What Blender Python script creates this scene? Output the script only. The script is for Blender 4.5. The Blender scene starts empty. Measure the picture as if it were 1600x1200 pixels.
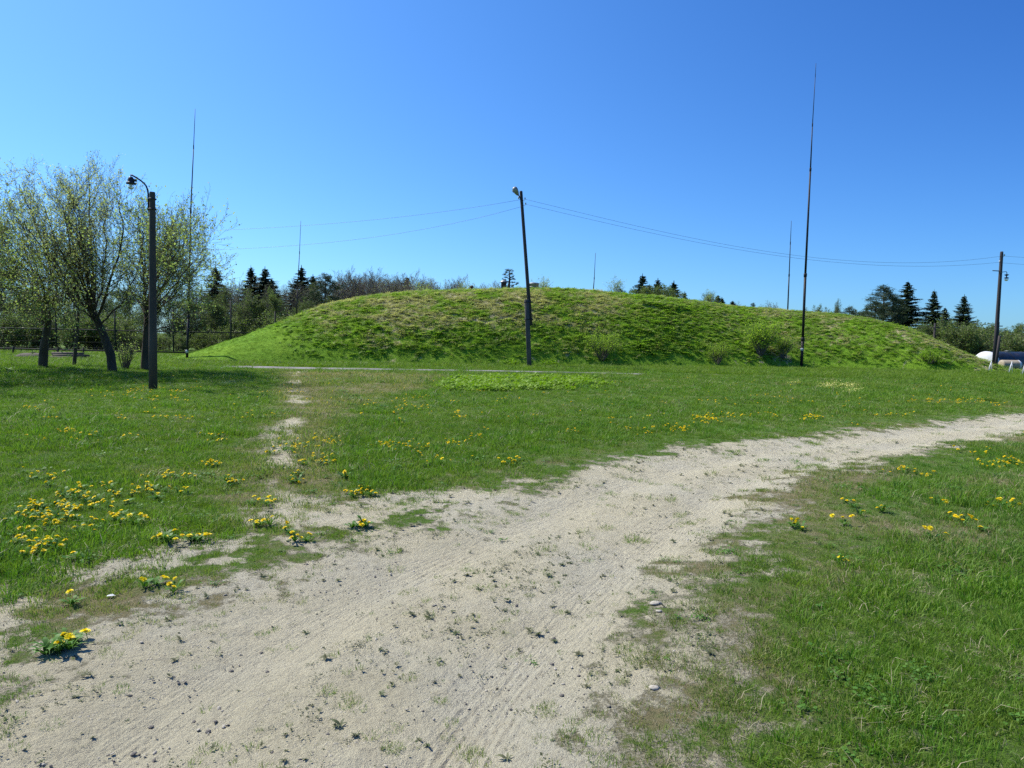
import bpy, math, random
import numpy as np
from mathutils import Matrix, Vector, Euler
PI = math.pi
S = bpy.context.scene
C = S.collection
# ------------------------------------------------------------------ camera
F = 1100.0; CX, CY = 800.0, 600.0
PITCH = math.atan(72.0/1100.0); ROLL = math.radians(1.0); EYE = 1.6
cam_d = bpy.data.cameras.new('camera'); cam = bpy.data.objects.new('camera', cam_d); C.objects.link(cam)
cam_d.sensor_width = 36.0; cam_d.lens = F*36.0/1600.0; cam_d.clip_end = 3000; cam_d.clip_start = 0.05
RM = Matrix.Rotation(PI/2-PITCH, 3, 'X') @ Matrix.Rotation(ROLL, 3, 'Z')
cam.matrix_world = Matrix.Translation((0, 0, EYE)) @ RM.to_4x4()
S.camera = cam
# ------------------------------------------------------------------ sun, sky, exposure
SUN = Vector((-4.3, 2.1, 6.0)).normalized()
ELEV = math.asin(SUN.z); AZ = math.atan2(SUN.x, SUN.y)
w = bpy.data.worlds.new('World'); S.world = w; w.use_nodes = True
nt = w.node_tree; bg = nt.nodes['Background']
sky = nt.nodes.new('ShaderNodeTexSky'); sky.sky_type = 'NISHITA'; sky.sun_disc = False
sky.sun_elevation = ELEV; sky.sun_rotation = AZ; sky.altitude = 0; sky.air_density = 1.0; sky.dust_density = 0.45; sky.ozone_density = 2.6
hsv = nt.nodes.new('ShaderNodeHueSaturation'); hsv.inputs['Saturation'].default_value = 1.12; hsv.inputs['Hue'].default_value = 0.502
nt.links.new(sky.outputs[0], hsv.inputs['Color']); wb = nt.nodes.new('ShaderNodeMix'); wb.data_type = 'RGBA'; wb.blend_type = 'MULTIPLY'; wb.inputs[0].default_value = 1.0; K = 0.1485; wb.inputs[7].default_value = (.62*K, .96*K, 1.32*K, 1)
nt.links.new(hsv.outputs[0], wb.inputs[6]); gm = nt.nodes.new('ShaderNodeGamma'); gm.inputs[1].default_value = .82; nt.links.new(wb.outputs[2], gm.inputs[0])
w2 = nt.nodes.new('ShaderNodeMix'); w2.data_type = 'RGBA'; w2.blend_type = 'MULTIPLY'; w2.inputs[0].default_value = 1.0; w2.inputs[7].default_value = (.69/K, .86/K, 1.0/K, 1); nt.links.new(gm.outputs[0], w2.inputs[6]); # clear skies darken towards 90 degrees from the sun, most of all high up
tcw = nt.nodes.new('ShaderNodeTexCoord')
def vm(op, a, b):
    n_ = nt.nodes.new('ShaderNodeMath'); n_.operation = op
    for i_, v_ in enumerate((a, b)):
        if hasattr(v_, 'is_output'): nt.links.new(v_, n_.inputs[i_])
        else: n_.inputs[i_].default_value = v_
    return n_.outputs[0]
dt = nt.nodes.new('ShaderNodeVectorMath'); dt.operation = 'DOT_PRODUCT'; nt.links.new(tcw.outputs['Generated'], dt.inputs[0]); dt.inputs[1].default_value = SUN
sp = nt.nodes.new('ShaderNodeSeparateXYZ'); nt.links.new(tcw.outputs['Generated'], sp.inputs[0])
dz = vm('MULTIPLY', vm('MAXIMUM', sp.outputs[2], 0.0), vm('SUBTRACT', 1.0, dt.outputs['Value']))
fk = vm('MULTIPLY', vm('ADD', vm('MULTIPLY', vm('MAXIMUM', dt.outputs['Value'], 0.0), .42), .88), vm('MAXIMUM', vm('SUBTRACT', 1.0, vm('MULTIPLY', dz, 1.25)), .35))
cc = nt.nodes.new('ShaderNodeCombineColor')
for i_, e_ in enumerate((1.55, 1.0, .5)): nt.links.new(vm('POWER', fk, e_), cc.inputs[i_])
w3 = nt.nodes.new('ShaderNodeMix'); w3.data_type = 'RGBA'; w3.blend_type = 'MULTIPLY'; w3.inputs[0].default_value = 1.0
nt.links.new(w2.outputs[2], w3.inputs[6]); nt.links.new(cc.outputs[0], w3.inputs[7]); nt.links.new(w3.outputs[2], bg.inputs[0])
bg.inputs[1].default_value = 0.105
sd = bpy.data.lights.new('sun', 'SUN'); sd.energy = 4.8; sd.angle = math.radians(0.53); sd.color = (1.0, 0.94, 0.82)
so = bpy.data.objects.new('sun', sd); C.objects.link(so); so.rotation_euler = SUN.to_track_quat('Z', 'Y').to_euler(); so.location = (-20, 10, 30)
S.view_settings.view_transform = 'Standard'; S.view_settings.look = 'None'; S.view_settings.gamma = 1.0
S.view_settings.exposure = 0.5; S.view_settings.use_curve_mapping = False
S.cycles.use_denoising = False; S.cycles.max_bounces = 6; S.cycles.transmission_bounces = 4; S.cycles.diffuse_bounces = 3; S.cycles.transparent_max_bounces = 6
# ------------------------------------------------------------------ helpers
def ray(px, py):
    return RM @ Vector(((px-CX)/F, -(py-CY)/F, -1.0))
def at(px, py, Y):                       # the point of world depth Y seen at a photo pixel
    d = ray(px, py); t = Y/d.y
    return Vector((d.x*t, Y, EYE+d.z*t))
def G(px, py, z=0.0):                    # the ground point seen at a photo pixel
    d = ray(px, py); t = (z-EYE)/d.z
    return Vector((d.x*t, d.y*t, z))
def project(x, y, z):
    p = RM.transposed() @ Vector((x, y, z-EYE)); return CX+F*p.x/-p.z, CY-F*p.y/-p.z
def hsh(ix, iy, seed):
    h = (ix.astype(np.int64)*374761393+iy.astype(np.int64)*668265263+seed*1442695041) & 0xffffffff
    h = ((h ^ (h >> 13))*1274126177) & 0xffffffff
    return ((h ^ (h >> 16)) & 0xffff)/65535.0
def vn(x, y, seed=0):
    ix, iy = np.floor(x), np.floor(y); fx, fy = x-ix, y-iy
    fx = fx*fx*(3-2*fx); fy = fy*fy*(3-2*fy)
    a, b, c, d = hsh(ix, iy, seed), hsh(ix+1, iy, seed), hsh(ix, iy+1, seed), hsh(ix+1, iy+1, seed)
    return (a*(1-fx)+b*fx)*(1-fy)+(c*(1-fx)+d*fx)*fy
def fbm(x, y, seed=0, o=4, g=0.5):
    x = np.asarray(x, float); y = np.asarray(y, float); s = np.zeros_like(x); a = 1.0; t = 0.0
    for i in range(o):
        s = s+a*vn(x*(2.03**i)+i*17.3, y*(2.03**i)-i*9.1, seed+i*7); t += a; a *= g
    return s/t
def sst(a, b, x):
    t = np.clip((x-a)/(b-a), 0, 1); return t*t*(3-2*t)
def pdist(x, y, pts):                    # distance to a polyline, and arc length there
    best = np.full(np.shape(x), 1e9); arc = np.zeros(np.shape(x)); acc = 0.0
    for (ax, ay), (bx, by) in zip(pts[:-1], pts[1:]):
        dx, dy = bx-ax, by-ay; L2 = dx*dx+dy*dy+1e-12; L = math.sqrt(L2)
        t = np.clip(((x-ax)*dx+(y-ay)*dy)/L2, 0, 1)
        d = np.hypot(x-ax-t*dx, y-ay-t*dy); m = d < best
        best = np.where(m, d, best); arc = np.where(m, acc+t*L, arc); acc += L
    return best, arc
def sdpoly(x, y, pts):                   # positive inside
    d, _ = pdist(x, y, list(pts)+[pts[0]]); ins = np.zeros(np.shape(x), bool)
    n = len(pts)
    for i in range(n):
        (ax, ay), (bx, by) = pts[i], pts[(i+1) % n]
        if ay == by: continue
        ins ^= ((ay > y) != (by > y)) & (x < (bx-ax)*(y-ay)/(by-ay)+ax)
    return np.where(ins, d, -d)
def smooth_line(pts, k=2):
    for _ in range(k):
        q = [pts[0]]
        for a, b in zip(pts[:-1], pts[1:]):
            q += [(a[0]*.75+b[0]*.25, a[1]*.75+b[1]*.25), (a[0]*.25+b[0]*.75, a[1]*.25+b[1]*.75)]
        pts = q+[pts[-1]]
    return pts
def gpx(l): return [(G(*p).x, G(*p).y) for p in l]
def mk(name, V, quads=None, tris=None, mat=None, parent=None, smooth=False, link=True, mats=None, midx=None):
    V = np.asarray(V, dtype=np.float32).reshape(-1, 3)
    me = bpy.data.meshes.new(name)
    q = np.asarray(quads if quads is not None else [], dtype=np.int32).reshape(-1, 4)
    t = np.asarray(tris if tris is not None else [], dtype=np.int32).reshape(-1, 3)
    me.vertices.add(len(V)); me.vertices.foreach_set('co', V.ravel())
    lp = np.concatenate([q.ravel(), t.ravel()]); me.loops.add(len(lp)); me.loops.foreach_set('vertex_index', lp)
    st = np.concatenate([np.arange(len(q))*4, len(q)*4+np.arange(len(t))*3]).astype(np.int32)
    me.polygons.add(len(st)); me.polygons.foreach_set('loop_start', st)
    if midx is not None: me.polygons.foreach_set('material_index', np.asarray(midx, dtype=np.int32))
    for m in (mats or ([mat] if mat else [])): me.materials.append(m)
    me.update(calc_edges=True)
    if smooth: me.polygons.foreach_set('use_smooth', [True]*len(st))
    o = bpy.data.objects.new(name, me)
    if link: C.objects.link(o)
    if parent: o.parent = parent
    return o
def tag(o, label=None, cat=None, group=None, kind=None):
    if label: o['label'] = label
    if cat: o['category'] = cat
    if group: o['group'] = group
    if kind: o['kind'] = kind
    return o
def empty(name, loc, label=None, cat=None, group=None, rz=0):
    o = bpy.data.objects.new(name, None); C.objects.link(o); o.location = loc; o.rotation_euler = (0, 0, rz)
    o.empty_display_size = 0.2
    return tag(o, label, cat, group)
class MB:                                # collects quads and triangles into one mesh
    def __init__(s): s.V = []; s.Q = []; s.T = []; s.n = 0
    def add(s, V, Q=None, T=None):
        V = np.asarray(V, float).reshape(-1, 3)
        if Q is not None and len(Q): s.Q.append(np.asarray(Q)+s.n)
        if T is not None and len(T): s.T.append(np.asarray(T)+s.n)
        s.V.append(V); s.n += len(V)
    def tube(s, pts, rad, k=6, cap=True):
        P = np.asarray([tuple(p) for p in pts], float); n = len(P)
        r = np.full(n, rad, float) if np.isscalar(rad) else np.asarray(rad, float)
        T = np.gradient(P, axis=0); T /= np.linalg.norm(T, axis=1, keepdims=True)+1e-9
        ref = np.array([0.31, 0.17, 0.93]) if abs(T[0][2]) < .85 else np.array([1., 0.13, 0.])
        A = np.cross(T, ref); A /= np.linalg.norm(A, axis=1, keepdims=True)+1e-9; B = np.cross(T, A)
        a = np.arange(k)*2*PI/k
        V = P[:, None, :]+r[:, None, None]*(np.cos(a)[None, :, None]*A[:, None, :]+np.sin(a)[None, :, None]*B[:, None, :])
        i = np.arange(n-1)[:, None]*k; j = np.arange(k)[None, :]; j2 = (j+1) % k
        Q = np.stack([i+j, i+j2, i+k+j2, i+k+j], -1).reshape(-1, 4)
        V = V.reshape(-1, 3); T_ = []
        if cap:
            V = np.vstack([V, P[0], P[-1]]); c0, c1 = n*k, n*k+1
            for q in range(k):
                T_.append((c0, (q+1) % k, q)); T_.append((c1, (n-1)*k+q, (n-1)*k+(q+1) % k))
        s.add(V, Q, T_)
    def lathe(s, prof, k=16, M=None):    # profile (r, z) turned about z
        V = [(r*math.cos(2*PI*j/k), r*math.sin(2*PI*j/k), z) for r, z in prof for j in range(k)]
        n = len(prof); Q = [(i*k+j, i*k+(j+1) % k, (i+1)*k+(j+1) % k, (i+1)*k+j) for i in range(n-1) for j in range(k)]
        if M is not None: V = [tuple(M @ Vector(v)) for v in V]
        s.add(V, Q)
    def box(s, c, h, M=None, bev=0.0):
        c = Vector(c); hx, hy, hz = h
        if bev > 0:
            b = bev; V = []
            for z, e in ((-hz, b), (-hz+b, 0), (hz-b, 0), (hz, b)):
                for x, y in ((-hx+b+e*0, -hy+e), (hx-b-e*0, -hy+e), (hx-e, -hy+b), (hx-e, hy-b), (hx-b, hy-e), (-hx+b, hy-e), (-hx+e, hy-b), (-hx+e, -hy+b)):
                    V.append((x, y, z))
            Q = [(i*8+j, i*8+(j+1) % 8, (i+1)*8+(j+1) % 8, (i+1)*8+j) for i in range(3) for j in range(8)]
            T = [(0, j+1, j) for j in range(1, 7)]+[(24, 24+j, 24+j+1) for j in range(1, 7)]
        else:
            V = [(x, y, z) for z in (-hz, hz) for x, y in ((-hx, -hy), (hx, -hy), (hx, hy), (-hx, hy))]
            Q = [(0, 3, 2, 1), (4, 5, 6, 7), (0, 1, 5, 4), (1, 2, 6, 5), (2, 3, 7, 6), (3, 0, 4, 7)]; T = []
        V = [tuple((M @ Vector(v) if M is not None else Vector(v))+c) for v in V]
        s.add(V, Q, T)
    def arr(s):
        return np.vstack(s.V), (np.vstack(s.Q) if s.Q else None), (np.vstack(s.T) if s.T else None)
    def build(s, name, mat, parent=None, smooth=False, link=True):
        V, Q, T = s.arr(); return mk(name, V, Q, T, mat, parent, smooth, link)
# ------------------------------------------------------------------ materials
def new_mat(name):
    m = bpy.data.materials.new(name); m.use_nodes = True; n = m.node_tree.nodes; n.clear(); return m
class NT:
    def __init__(s, m): s.t = m.node_tree; s.out = s.n('ShaderNodeOutputMaterial')
    def n(s, ty, **k):
        nd = s.t.nodes.new(ty)
        for a, v in k.items():
            if a.startswith('i_'): nd.inputs[a[2:].replace('_', ' ')].default_value = v
            else: setattr(nd, a, v)
        return nd
    def l(s, a, b): s.t.links.new(a, b)
    def val(s, x, sock):
        if hasattr(x, 'is_output'): s.l(x, sock)
        else: sock.default_value = x
    def mix(s, f, a, b, mode='MIX'):
        nd = s.n('ShaderNodeMix', data_type='RGBA', blend_type=mode)
        s.val(f, nd.inputs[0]); s.val(a if hasattr(a, 'is_output') else (*a, 1), nd.inputs[6]); s.val(b if hasattr(b, 'is_output') else (*b, 1), nd.inputs[7])
        return nd.outputs[2]
    def math(s, op, a, b=0.0, c=0.0, clamp=False):
        nd = s.n('ShaderNodeMath', operation=op, use_clamp=clamp); s.val(a, nd.inputs[0]); s.val(b, nd.inputs[1])
        if op in ('MULTIPLY_ADD', ): s.val(c, nd.inputs[2])
        return nd.outputs[0]
    def ss(s, x, a, b):
        nd = s.n('ShaderNodeMapRange', interpolation_type='SMOOTHSTEP'); s.val(x, nd.inputs[0]); nd.inputs[1].default_value = a; nd.inputs[2].default_value = b
        return nd.outputs[0]
    def noise(s, vec, scale, detail=3, rough=0.55):
        nd = s.n('ShaderNodeTexNoise', i_Scale=scale, i_Detail=detail, i_Roughness=rough); s.l(vec, nd.inputs['Vector']); return nd.outputs['Fac']
    def pos(s): return s.n('ShaderNodeNewGeometry').outputs['Position']
    def scalev(s, v, sc):
        nd = s.n('ShaderNodeMapping'); nd.inputs['Scale'].default_value = sc; s.l(v, nd.inputs['Vector']); return nd.outputs[0]
    def attr(s, name, ty='GEOMETRY'): return s.n('ShaderNodeAttribute', attribute_name=name, attribute_type=ty)
    def bump(s, h, strength=0.5, dist=0.02):
        nd = s.n('ShaderNodeBump', i_Strength=strength, i_Distance=dist); s.l(h, nd.inputs['Height']); return nd.outputs[0]
    def bsdf(s, col, rough=0.8, metal=0.0, normal=None, spec=0.3):
        b = s.n('ShaderNodeBsdfPrincipled'); s.val(col if hasattr(col, 'is_output') else (*col, 1), b.inputs['Base Color'])
        s.val(rough, b.inputs['Roughness']); b.inputs['Metallic'].default_value = metal; b.inputs['Specular IOR Level'].default_value = spec
        if normal is not None: s.l(normal, b.inputs['Normal'])
        s.l(b.outputs[0], s.out.inputs[0]); return b
def plant_mat(name, c1, c2, c3, trans=0.35, rnd='object', dryc=None, rough=0.55, vary=0.25, spec=0.25, nscale=0.6):
    m = new_mat(name); t = NT(m)
    if rnd == 'object': r = t.n('ShaderNodeObjectInfo').outputs['Random']
    else: r = t.n('ShaderNodeNewGeometry').outputs['Random Per Island']
    p = t.pos(); n1 = t.noise(p, nscale, 3); n2 = t.noise(p, nscale*6, 2)
    c = t.mix(t.ss(n1, .35, .65), c1, c2)
    c = t.mix(t.math('MULTIPLY', r, 0.8), c, c3)
    v = t.math('MULTIPLY_ADD', n2, vary*2, 1.0-vary)
    cv = t.n('ShaderNodeCombineColor')
    for i in range(3): t.l(v, cv.inputs[i])
    c = t.mix(1.0, c, cv.outputs[0], 'MULTIPLY')
    if dryc:
        a = t.attr('dry', 'INSTANCER').outputs['Fac']
        r2 = t.n('ShaderNodeNewGeometry').outputs['Random Per Island']
        f = t.ss(t.math('ADD', a, t.math('MULTIPLY_ADD', r2, 0.5, -0.25)), 0.35, 0.65)
        c = t.mix(f, c, dryc)
    b = t.bsdf(c, rough, spec=spec)
    tr = t.n('ShaderNodeBsdfTranslucent'); t.l(t.mix(1.0, c, (1.0, 1.15, 0.55), 'MULTIPLY'), tr.inputs[0])
    mx = t.n('ShaderNodeMixShader', i_Fac=trans); t.l(b.outputs[0], mx.inputs[1]); t.l(tr.outputs[0], mx.inputs[2]); t.l(mx.outputs[0], t.out.inputs[0])
    return m
def surf_mat(name, c1, c2, scale=4.0, rough=0.8, metal=0.0, bump=0.3, stretch=(1, 1, 1), dist=0.01, c3=None):
    m = new_mat(name); t = NT(m); tc = t.n('ShaderNodeTexCoord').outputs['Object']; p = t.scalev(tc, stretch)
    n1 = t.noise(p, scale, 4, .6); n2 = t.noise(p, scale*7, 3, .6)
    c = t.mix(t.ss(n1, .35, .65), c1, c2)
    if c3: c = t.mix(t.ss(t.noise(p, scale*.6, 5, .7), .55, .68), c, c3)
    c = t.mix(t.math('MULTIPLY', n2, .35), c, (c1[0]*.45, c1[1]*.45, c1[2]*.45))
    t.bsdf(c, rough, metal, t.bump(t.math('ADD', n1, n2), bump, dist)); return m
M = {}
M['grass'] = plant_mat('grass_blades', (.085, .215, .016), (.13, .27, .022), (.20, .30, .05), .42, dryc=(.36, .32, .17), vary=.3)
M['lawn'] = plant_mat('lawn_blades', (.103, .215, .016), (.150, .255, .022), (.20, .27, .045), .42, dryc=(.34, .30, .16), vary=.3, nscale=.45)
M['straw'] = plant_mat('dead_grass', (.38, .33, .20), (.30, .26, .15), (.45, .40, .27), .2, vary=.2)
M['moundgrass'] = plant_mat('bank_grass', (.15, .285, .022), (.20, .335, .03), (.25, .36, .07), .5, dryc=(.43, .41, .23), vary=.18, nscale=.35)
M['weed'] = plant_mat('track_weeds', (.08, .10, .045), (.11, .135, .055), (.17, .16, .09), .2, vary=.3)
M['broad'] = plant_mat('ground_elder', (.16, .30, .016), (.20, .34, .02), (.25, .37, .035), .4, vary=.25, nscale=2)
M['dleaf'] = plant_mat('dandelion_leaves', (.05, .14, .02), (.08, .19, .025), (.11, .23, .03), .25, vary=.25, nscale=8)
M['petal'] = plant_mat('dandelion_petals', (.86, .70, .012), (.9, .76, .03), (.88, .64, .008), .2, vary=.12)
M['primrose'] = plant_mat('primrose_petals', (.75, .72, .25), (.8, .78, .35), (.7, .62, .15), .2, vary=.1)
M['willow'] = plant_mat('young_leaves', (.36, .40, .19), (.45, .48, .27), (.53, .55, .36), .55, rnd='island', vary=.2)
M['cherry'] = plant_mat('fresh_leaves', (.25, .34, .10), (.34, .42, .16), (.45, .49, .26), .55, rnd='island', vary=.2)
M['midleaf'] = plant_mat('spring_leaves', (.09, .14, .04), (.14, .19, .065), (.19, .23, .09), .45, rnd='island', vary=.35, nscale=.4)
M['shrubleaf'] = plant_mat('shrub_leaves', (.24, .37, .04), (.31, .45, .05), (.36, .48, .09), .6, rnd='island', vary=.3)
M['spruce'] = plant_mat('spruce_needles', (.017, .036, .015), (.028, .052, .02), (.04, .066, .024), .06, rnd='island', vary=.35)
M['pine'] = plant_mat('pine_needles', (.028, .05, .022), (.04, .068, .028), (.055, .085, .03), .1, rnd='island', vary=.3)
M['bark'] = surf_mat('dark_bark', (.06, .05, .038), (.10, .082, .062), 8, .95, 0, .8, (1, 1, .25))
M['twig'] = surf_mat('grey_twigs', (.10, .085, .07), (.15, .125, .10), 3, .9, 0, .2)
M['birch'] = surf_mat('pale_bark', (.19, .165, .14), (.13, .11, .09), 3, .9, 0, .2)
M['concrete'] = surf_mat('aged_concrete', (.105, .085, .07), (.065, .055, .048), 3, .95, 0, .5, (1, 1, .35))
M['stub'] = surf_mat('grey_concrete', (.14, .125, .115), (.08, .075, .07), 4, .95, 0, .5, (1, 1, .4))
M['wood'] = surf_mat('weathered_pole_wood', (.045, .042, .05), (.075, .065, .06), 5, .9, 0, .6, (1, 1, .08))
M['steel'] = surf_mat('dark_painted_steel', (.03, .032, .042), (.05, .05, .06), 5, .5, .3, .15)
M['mast'] = surf_mat('blackened_mast_steel', (.016, .015, .018), (.03, .027, .026), 3, .6, .2, .15)
M['zinc'] = surf_mat('weathered_zinc', (.33, .34, .35), (.24, .25, .26), 6, .5, .5, .2)
M['whitepaint'] = surf_mat('white_paint', (.74, .75, .76), (.60, .61, .62), 2.5, .55, 0, .2, c3=(.48, .44, .38))
M['tank'] = surf_mat('dark_blue_paint', (.018, .022, .030), (.03, .034, .042), 2, .45, .1, .2, c3=(.07, .05, .04))
M['beige'] = surf_mat('rusty_beige_paint', (.42, .36, .27), (.34, .28, .20), 4, .7, 0, .3, c3=(.22, .12, .07))
M['shed'] = surf_mat('grey_shed_panel', (.17, .18, .20), (.12, .13, .15), 2, .85, 0, .2)
M['black'] = surf_mat('tar_roof', (.02, .02, .02), (.035, .035, .035), 4, .8, 0, .2)
M['wire'] = surf_mat('aluminium_wire', (.16, .17, .19), (.12, .13, .15), 4, .5, .6, .1)
M['rust'] = surf_mat('rusted_sheet', (.09, .055, .04), (.05, .035, .03), 6, .85, .1, .4)
M['fence'] = surf_mat('dark_fence_paint', (.02, .022, .02), (.035, .035, .03), 4, .8, 0, .2)
M['paper'] = surf_mat('white_label', (.6, .62, .66), (.5, .52, .55), 4, .7, 0, .1)
M['stone'] = surf_mat('limestone', (.52, .48, .40), (.40, .37, .31), 20, .9, 0, .4)
M['greystone'] = surf_mat('grey_grit', (.24, .22, .19), (.15, .135, .115), 20, .9, 0, .4)
M['logs'] = surf_mat('grey_logs', (.13, .11, .09), (.075, .065, .055), 4, .95, 0, .6, (.2, 1, 1))
mg = new_mat('lamp_glass'); t = NT(mg); b = t.bsdf((.85, .88, .9), .12, 0); b.inputs['Transmission Weight'].default_value = .85; b.inputs['IOR'].default_value = 1.2
M['glass'] = mg
# ------------------------------------------------------------------ the ground plan (all in metres on the ground)
core = smooth_line(gpx([(1760, 630), (1600, 647), (1450, 665), (1300, 680), (1150, 695), (1050, 708), (950, 729), (870, 752), (790, 778), (700, 806), (600, 838), (500, 868), (400, 905), (300, 950), (200, 1010), (90, 1060), (-60, 1110), (-500, 1230)]), 1)
core += [(-7, -2), (4, -2)]
core += smooth_line(gpx([(1010, 1500), (925, 1200), (965, 1100), (978, 1000), (1010, 950), (1060, 890), (1125, 840), (1175, 790), (1215, 752), (1300, 729), (1400, 707), (1500, 690), (1600, 672), (1760, 652)]), 1)
mixl = gpx([(900, 735), (780, 752), (640, 762), (520, 768), (430, 785), (300, 795), (205, 822), (130, 862), (50, 898), (-100, 935), (-500, 1080), (-500, 1230), (-60, 1110), (200, 1010), (500, 868), (800, 780)])
mixr = gpx([(1230, 745), (1300, 760), (1250, 810), (1190, 870), (1160, 940), (1200, 1030), (1260, 1120), (1300, 1230), (1100, 1450), (930, 1300), (965, 1100), (978, 1000), (1125, 840)])
sidep = gpx([(470, 800), (440, 740), (432, 700), (447, 668), (470, 640), (458, 600), (462, 580)])
worn = gpx([(440, 583), (560, 582), (700, 586), (700, 600), (590, 640), (560, 690), (520, 770), (400, 780), (430, 700), (455, 640)])
rutL = smooth_line(gpx([(1760, 640), (1600, 656), (1450, 671), (1300, 689), (1150, 710), (1000, 745), (850, 795), (720, 850), (600, 905), (450, 985), (300, 1080), (130, 1200), (-200, 1420)]))
rutR = smooth_line(gpx([(1760, 652), (1600, 668), (1500, 681), (1400, 697), (1300, 714), (1200, 738), (1120, 770), (1050, 815), (980, 872), (900, 945), (820, 1025), (760, 1100), (690, 1200), (600, 1420)]))
elder = gpx([(715, 600), (760, 590), (830, 588), (900, 594), (905, 606), (840, 614), (760, 612)])
def bare(x, y):
    n = fbm(x*1.6, y*1.6, 3, 5, .6)-.5; n2 = fbm(x*5, y*5, 5, 4, .6)-.5
    near = (np.hypot(x, y) < 45)
    sc = sdpoly(x, y, core); b = sst(-.55, .5, sc+n*1.1+n2*1.3)
    dl, al = pdist(x, y, rutL); dr, ar = pdist(x, y, rutR); dm = np.minimum(dl, dr)
    mid = sst(.35, .8, dm)*sst(0., .6, sc)                       # between and beside the ruts: more weeds
    b = b-mid*.62*sst(.42, .60, fbm(x*1.1+3, y*1.1, 8, 4, .6))*sst(4., 8., np.hypot(x, y))
    sl = sdpoly(x, y, mixl); sr = sdpoly(x, y, mixr)
    patch = fbm(x*1.3+9, y*1.3+3, 21, 5, .62)
    b = np.maximum(b, sst(-.2, .3, sl)*sst(.30, .56, patch+n2*.55+(fbm(x*13, y*13, 23, 2)-.5)*.35+np.clip(-.06+.05*sl, -.06, .03))*.86)
    b = np.maximum(b, sst(-.3, .5, sr)*sst(.42, .66, patch+n2*.3)*.52)
    dp, _ = pdist(x, y, sidep)
    b = np.maximum(b, (1-sst(.12, .5, dp+n*.5))*sst(.38, .56, fbm(x*.9, y*.9, 31, 4))*(.55+.3*np.exp(-((y-14.)/1.8)**2)))
    return np.clip(b, 0, 1)*near
def dryness(x, y):
    wz = sst(-.6, 1.2, sdpoly(x, y, worn)); n = fbm(x*.5, y*.5, 41, 4, .6); n2 = fbm(x*2.2, y*2.2, 44, 4, .6)
    d = .11+wz*.36+.9*np.clip(n-.52, 0, 1)+.7*np.clip(n2-.5, 0, 1)
    sr = sdpoly(x, y, mixr); d = d+sst(-.9, .4, sr)*.15
    sl = sdpoly(x, y, mixl); d = d+sst(-.5, .2, sl)*.04
    sc = sdpoly(x, y, core); d = d+.24*np.exp(-np.maximum(-sc, 0)/.9)*sst(.35, .6, fbm(x*1.5, y*1.5, 48, 3))
    dp, _ = pdist(x, y, sidep); d = d+(1-sst(.3, 1.0, dp))*.25
    band = sst(24, 28, y)*(1-sst(31, 33, y))*sst(-12, -6, x); d = d+band*.22*sst(.4, .6, fbm(x*.3, y*.9, 47, 3))
    return d
def gz(x, y):
    x = np.asarray(x, float); y = np.asarray(y, float)
    r = np.hypot(x, y); sc = sdpoly(x, y, core); inn = sst(-.6, .6, sc)
    dl, _ = pdist(x, y, rutL); dr, _ = pdist(x, y, rutR)
    z = (fbm(x*.25, y*.25, 51, 3)-.5)*.10+(fbm(x*1.2, y*1.2, 53, 4)-.5)*.045*(1-inn*.55)
    z = z-inn*.045-.03*np.exp(-(dl/.28)**2)*inn-.03*np.exp(-(dr/.28)**2)*inn
    z = z*(1-sst(26, 31, y))*(1-sst(60, 90, r))
    return z
# ------------------------------------------------------------------ the mound
SIL = [(250, 570), (290, 563), (310, 554), (360, 535), (420, 513), (500, 481), (560, 466), (620, 459), (700, 455), (800, 452), (850, 452), (900, 453), (950, 458), (1000, 463), (1050, 467), (1100, 473), (1130, 478), (1180, 481), (1240, 487), (1300, 490), (1350, 497), (1400, 507), (1440, 522), (1480, 545), (1520, 562), (1552, 578), (1600, 590)]
def yfoot(x): return np.interp(x, [-26, -22, -19, -16, -8, 0, 10, 18, 23, 27, 31, 36], [43.5, 41.5, 40, 38.6, 39.3, 40.6, 42.8, 44.6, 44.0, 43, 42.6, 46])
def ycrest(x): return yfoot(x)+9.6-4.2*(1-sst(-19, -8, x))-6.2*sst(20, 31, x)
sx, szz = [], []
for px, py in SIL:
    Y = 48.
    for _ in range(12): p = at(px, py, Y); Y = float(ycrest(np.array(p.x)))
    sx.append(p.x); szz.append(max(p.z, -.3))
sx = np.array(sx); szz = np.array(szz)
def crest_h(x):
    o = 0
    for d in (-1.2, -.6, 0, .6, 1.2): o = o+np.interp(x+d, sx, szz, left=-.3, right=-.3)
    return o/5
def mz(x, y, rough=True):
    x = np.asarray(x, float); y = np.asarray(y, float)
    H = crest_h(x); yf, yc = yfoot(x), ycrest(x)
    t = np.clip((y-yf)/(yc-yf), 0, 1); sl = 1-(1-t)**1.75; sl = sl*sst(0, .12, t)*.25+sl*.75
    z = H*sl; back = 1-sst(63, 75, y)
    z = np.where(y > yc, (H-.02*(y-yc))*back, z)
    if rough:
        m = sst(.02, .25, t)*sst(.2, 1.2, H)
        z = z+m*((fbm(x*.5, y*.8, 61, 3)-.5)*.20*(1-sst(.8, 1, t)*.55)+(fbm(x*3.4, y*4.2, 63, 3)-.5)*.12)
        rg = np.exp(-((y-48.6-.12*(x-9.5))/.5)**2)*sst(7.5, 9, x)*(1-sst(11, 13, x)); z = z+rg*.3
    return z-.12*(1-sst(0, .05, t))
def surf(x, y):
    a = float(gz(np.array([x]), np.array([y]))[0])
    if y > 37: a = max(a, float(mz(np.array([x]), np.array([y]))[0]))
    return a
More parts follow.
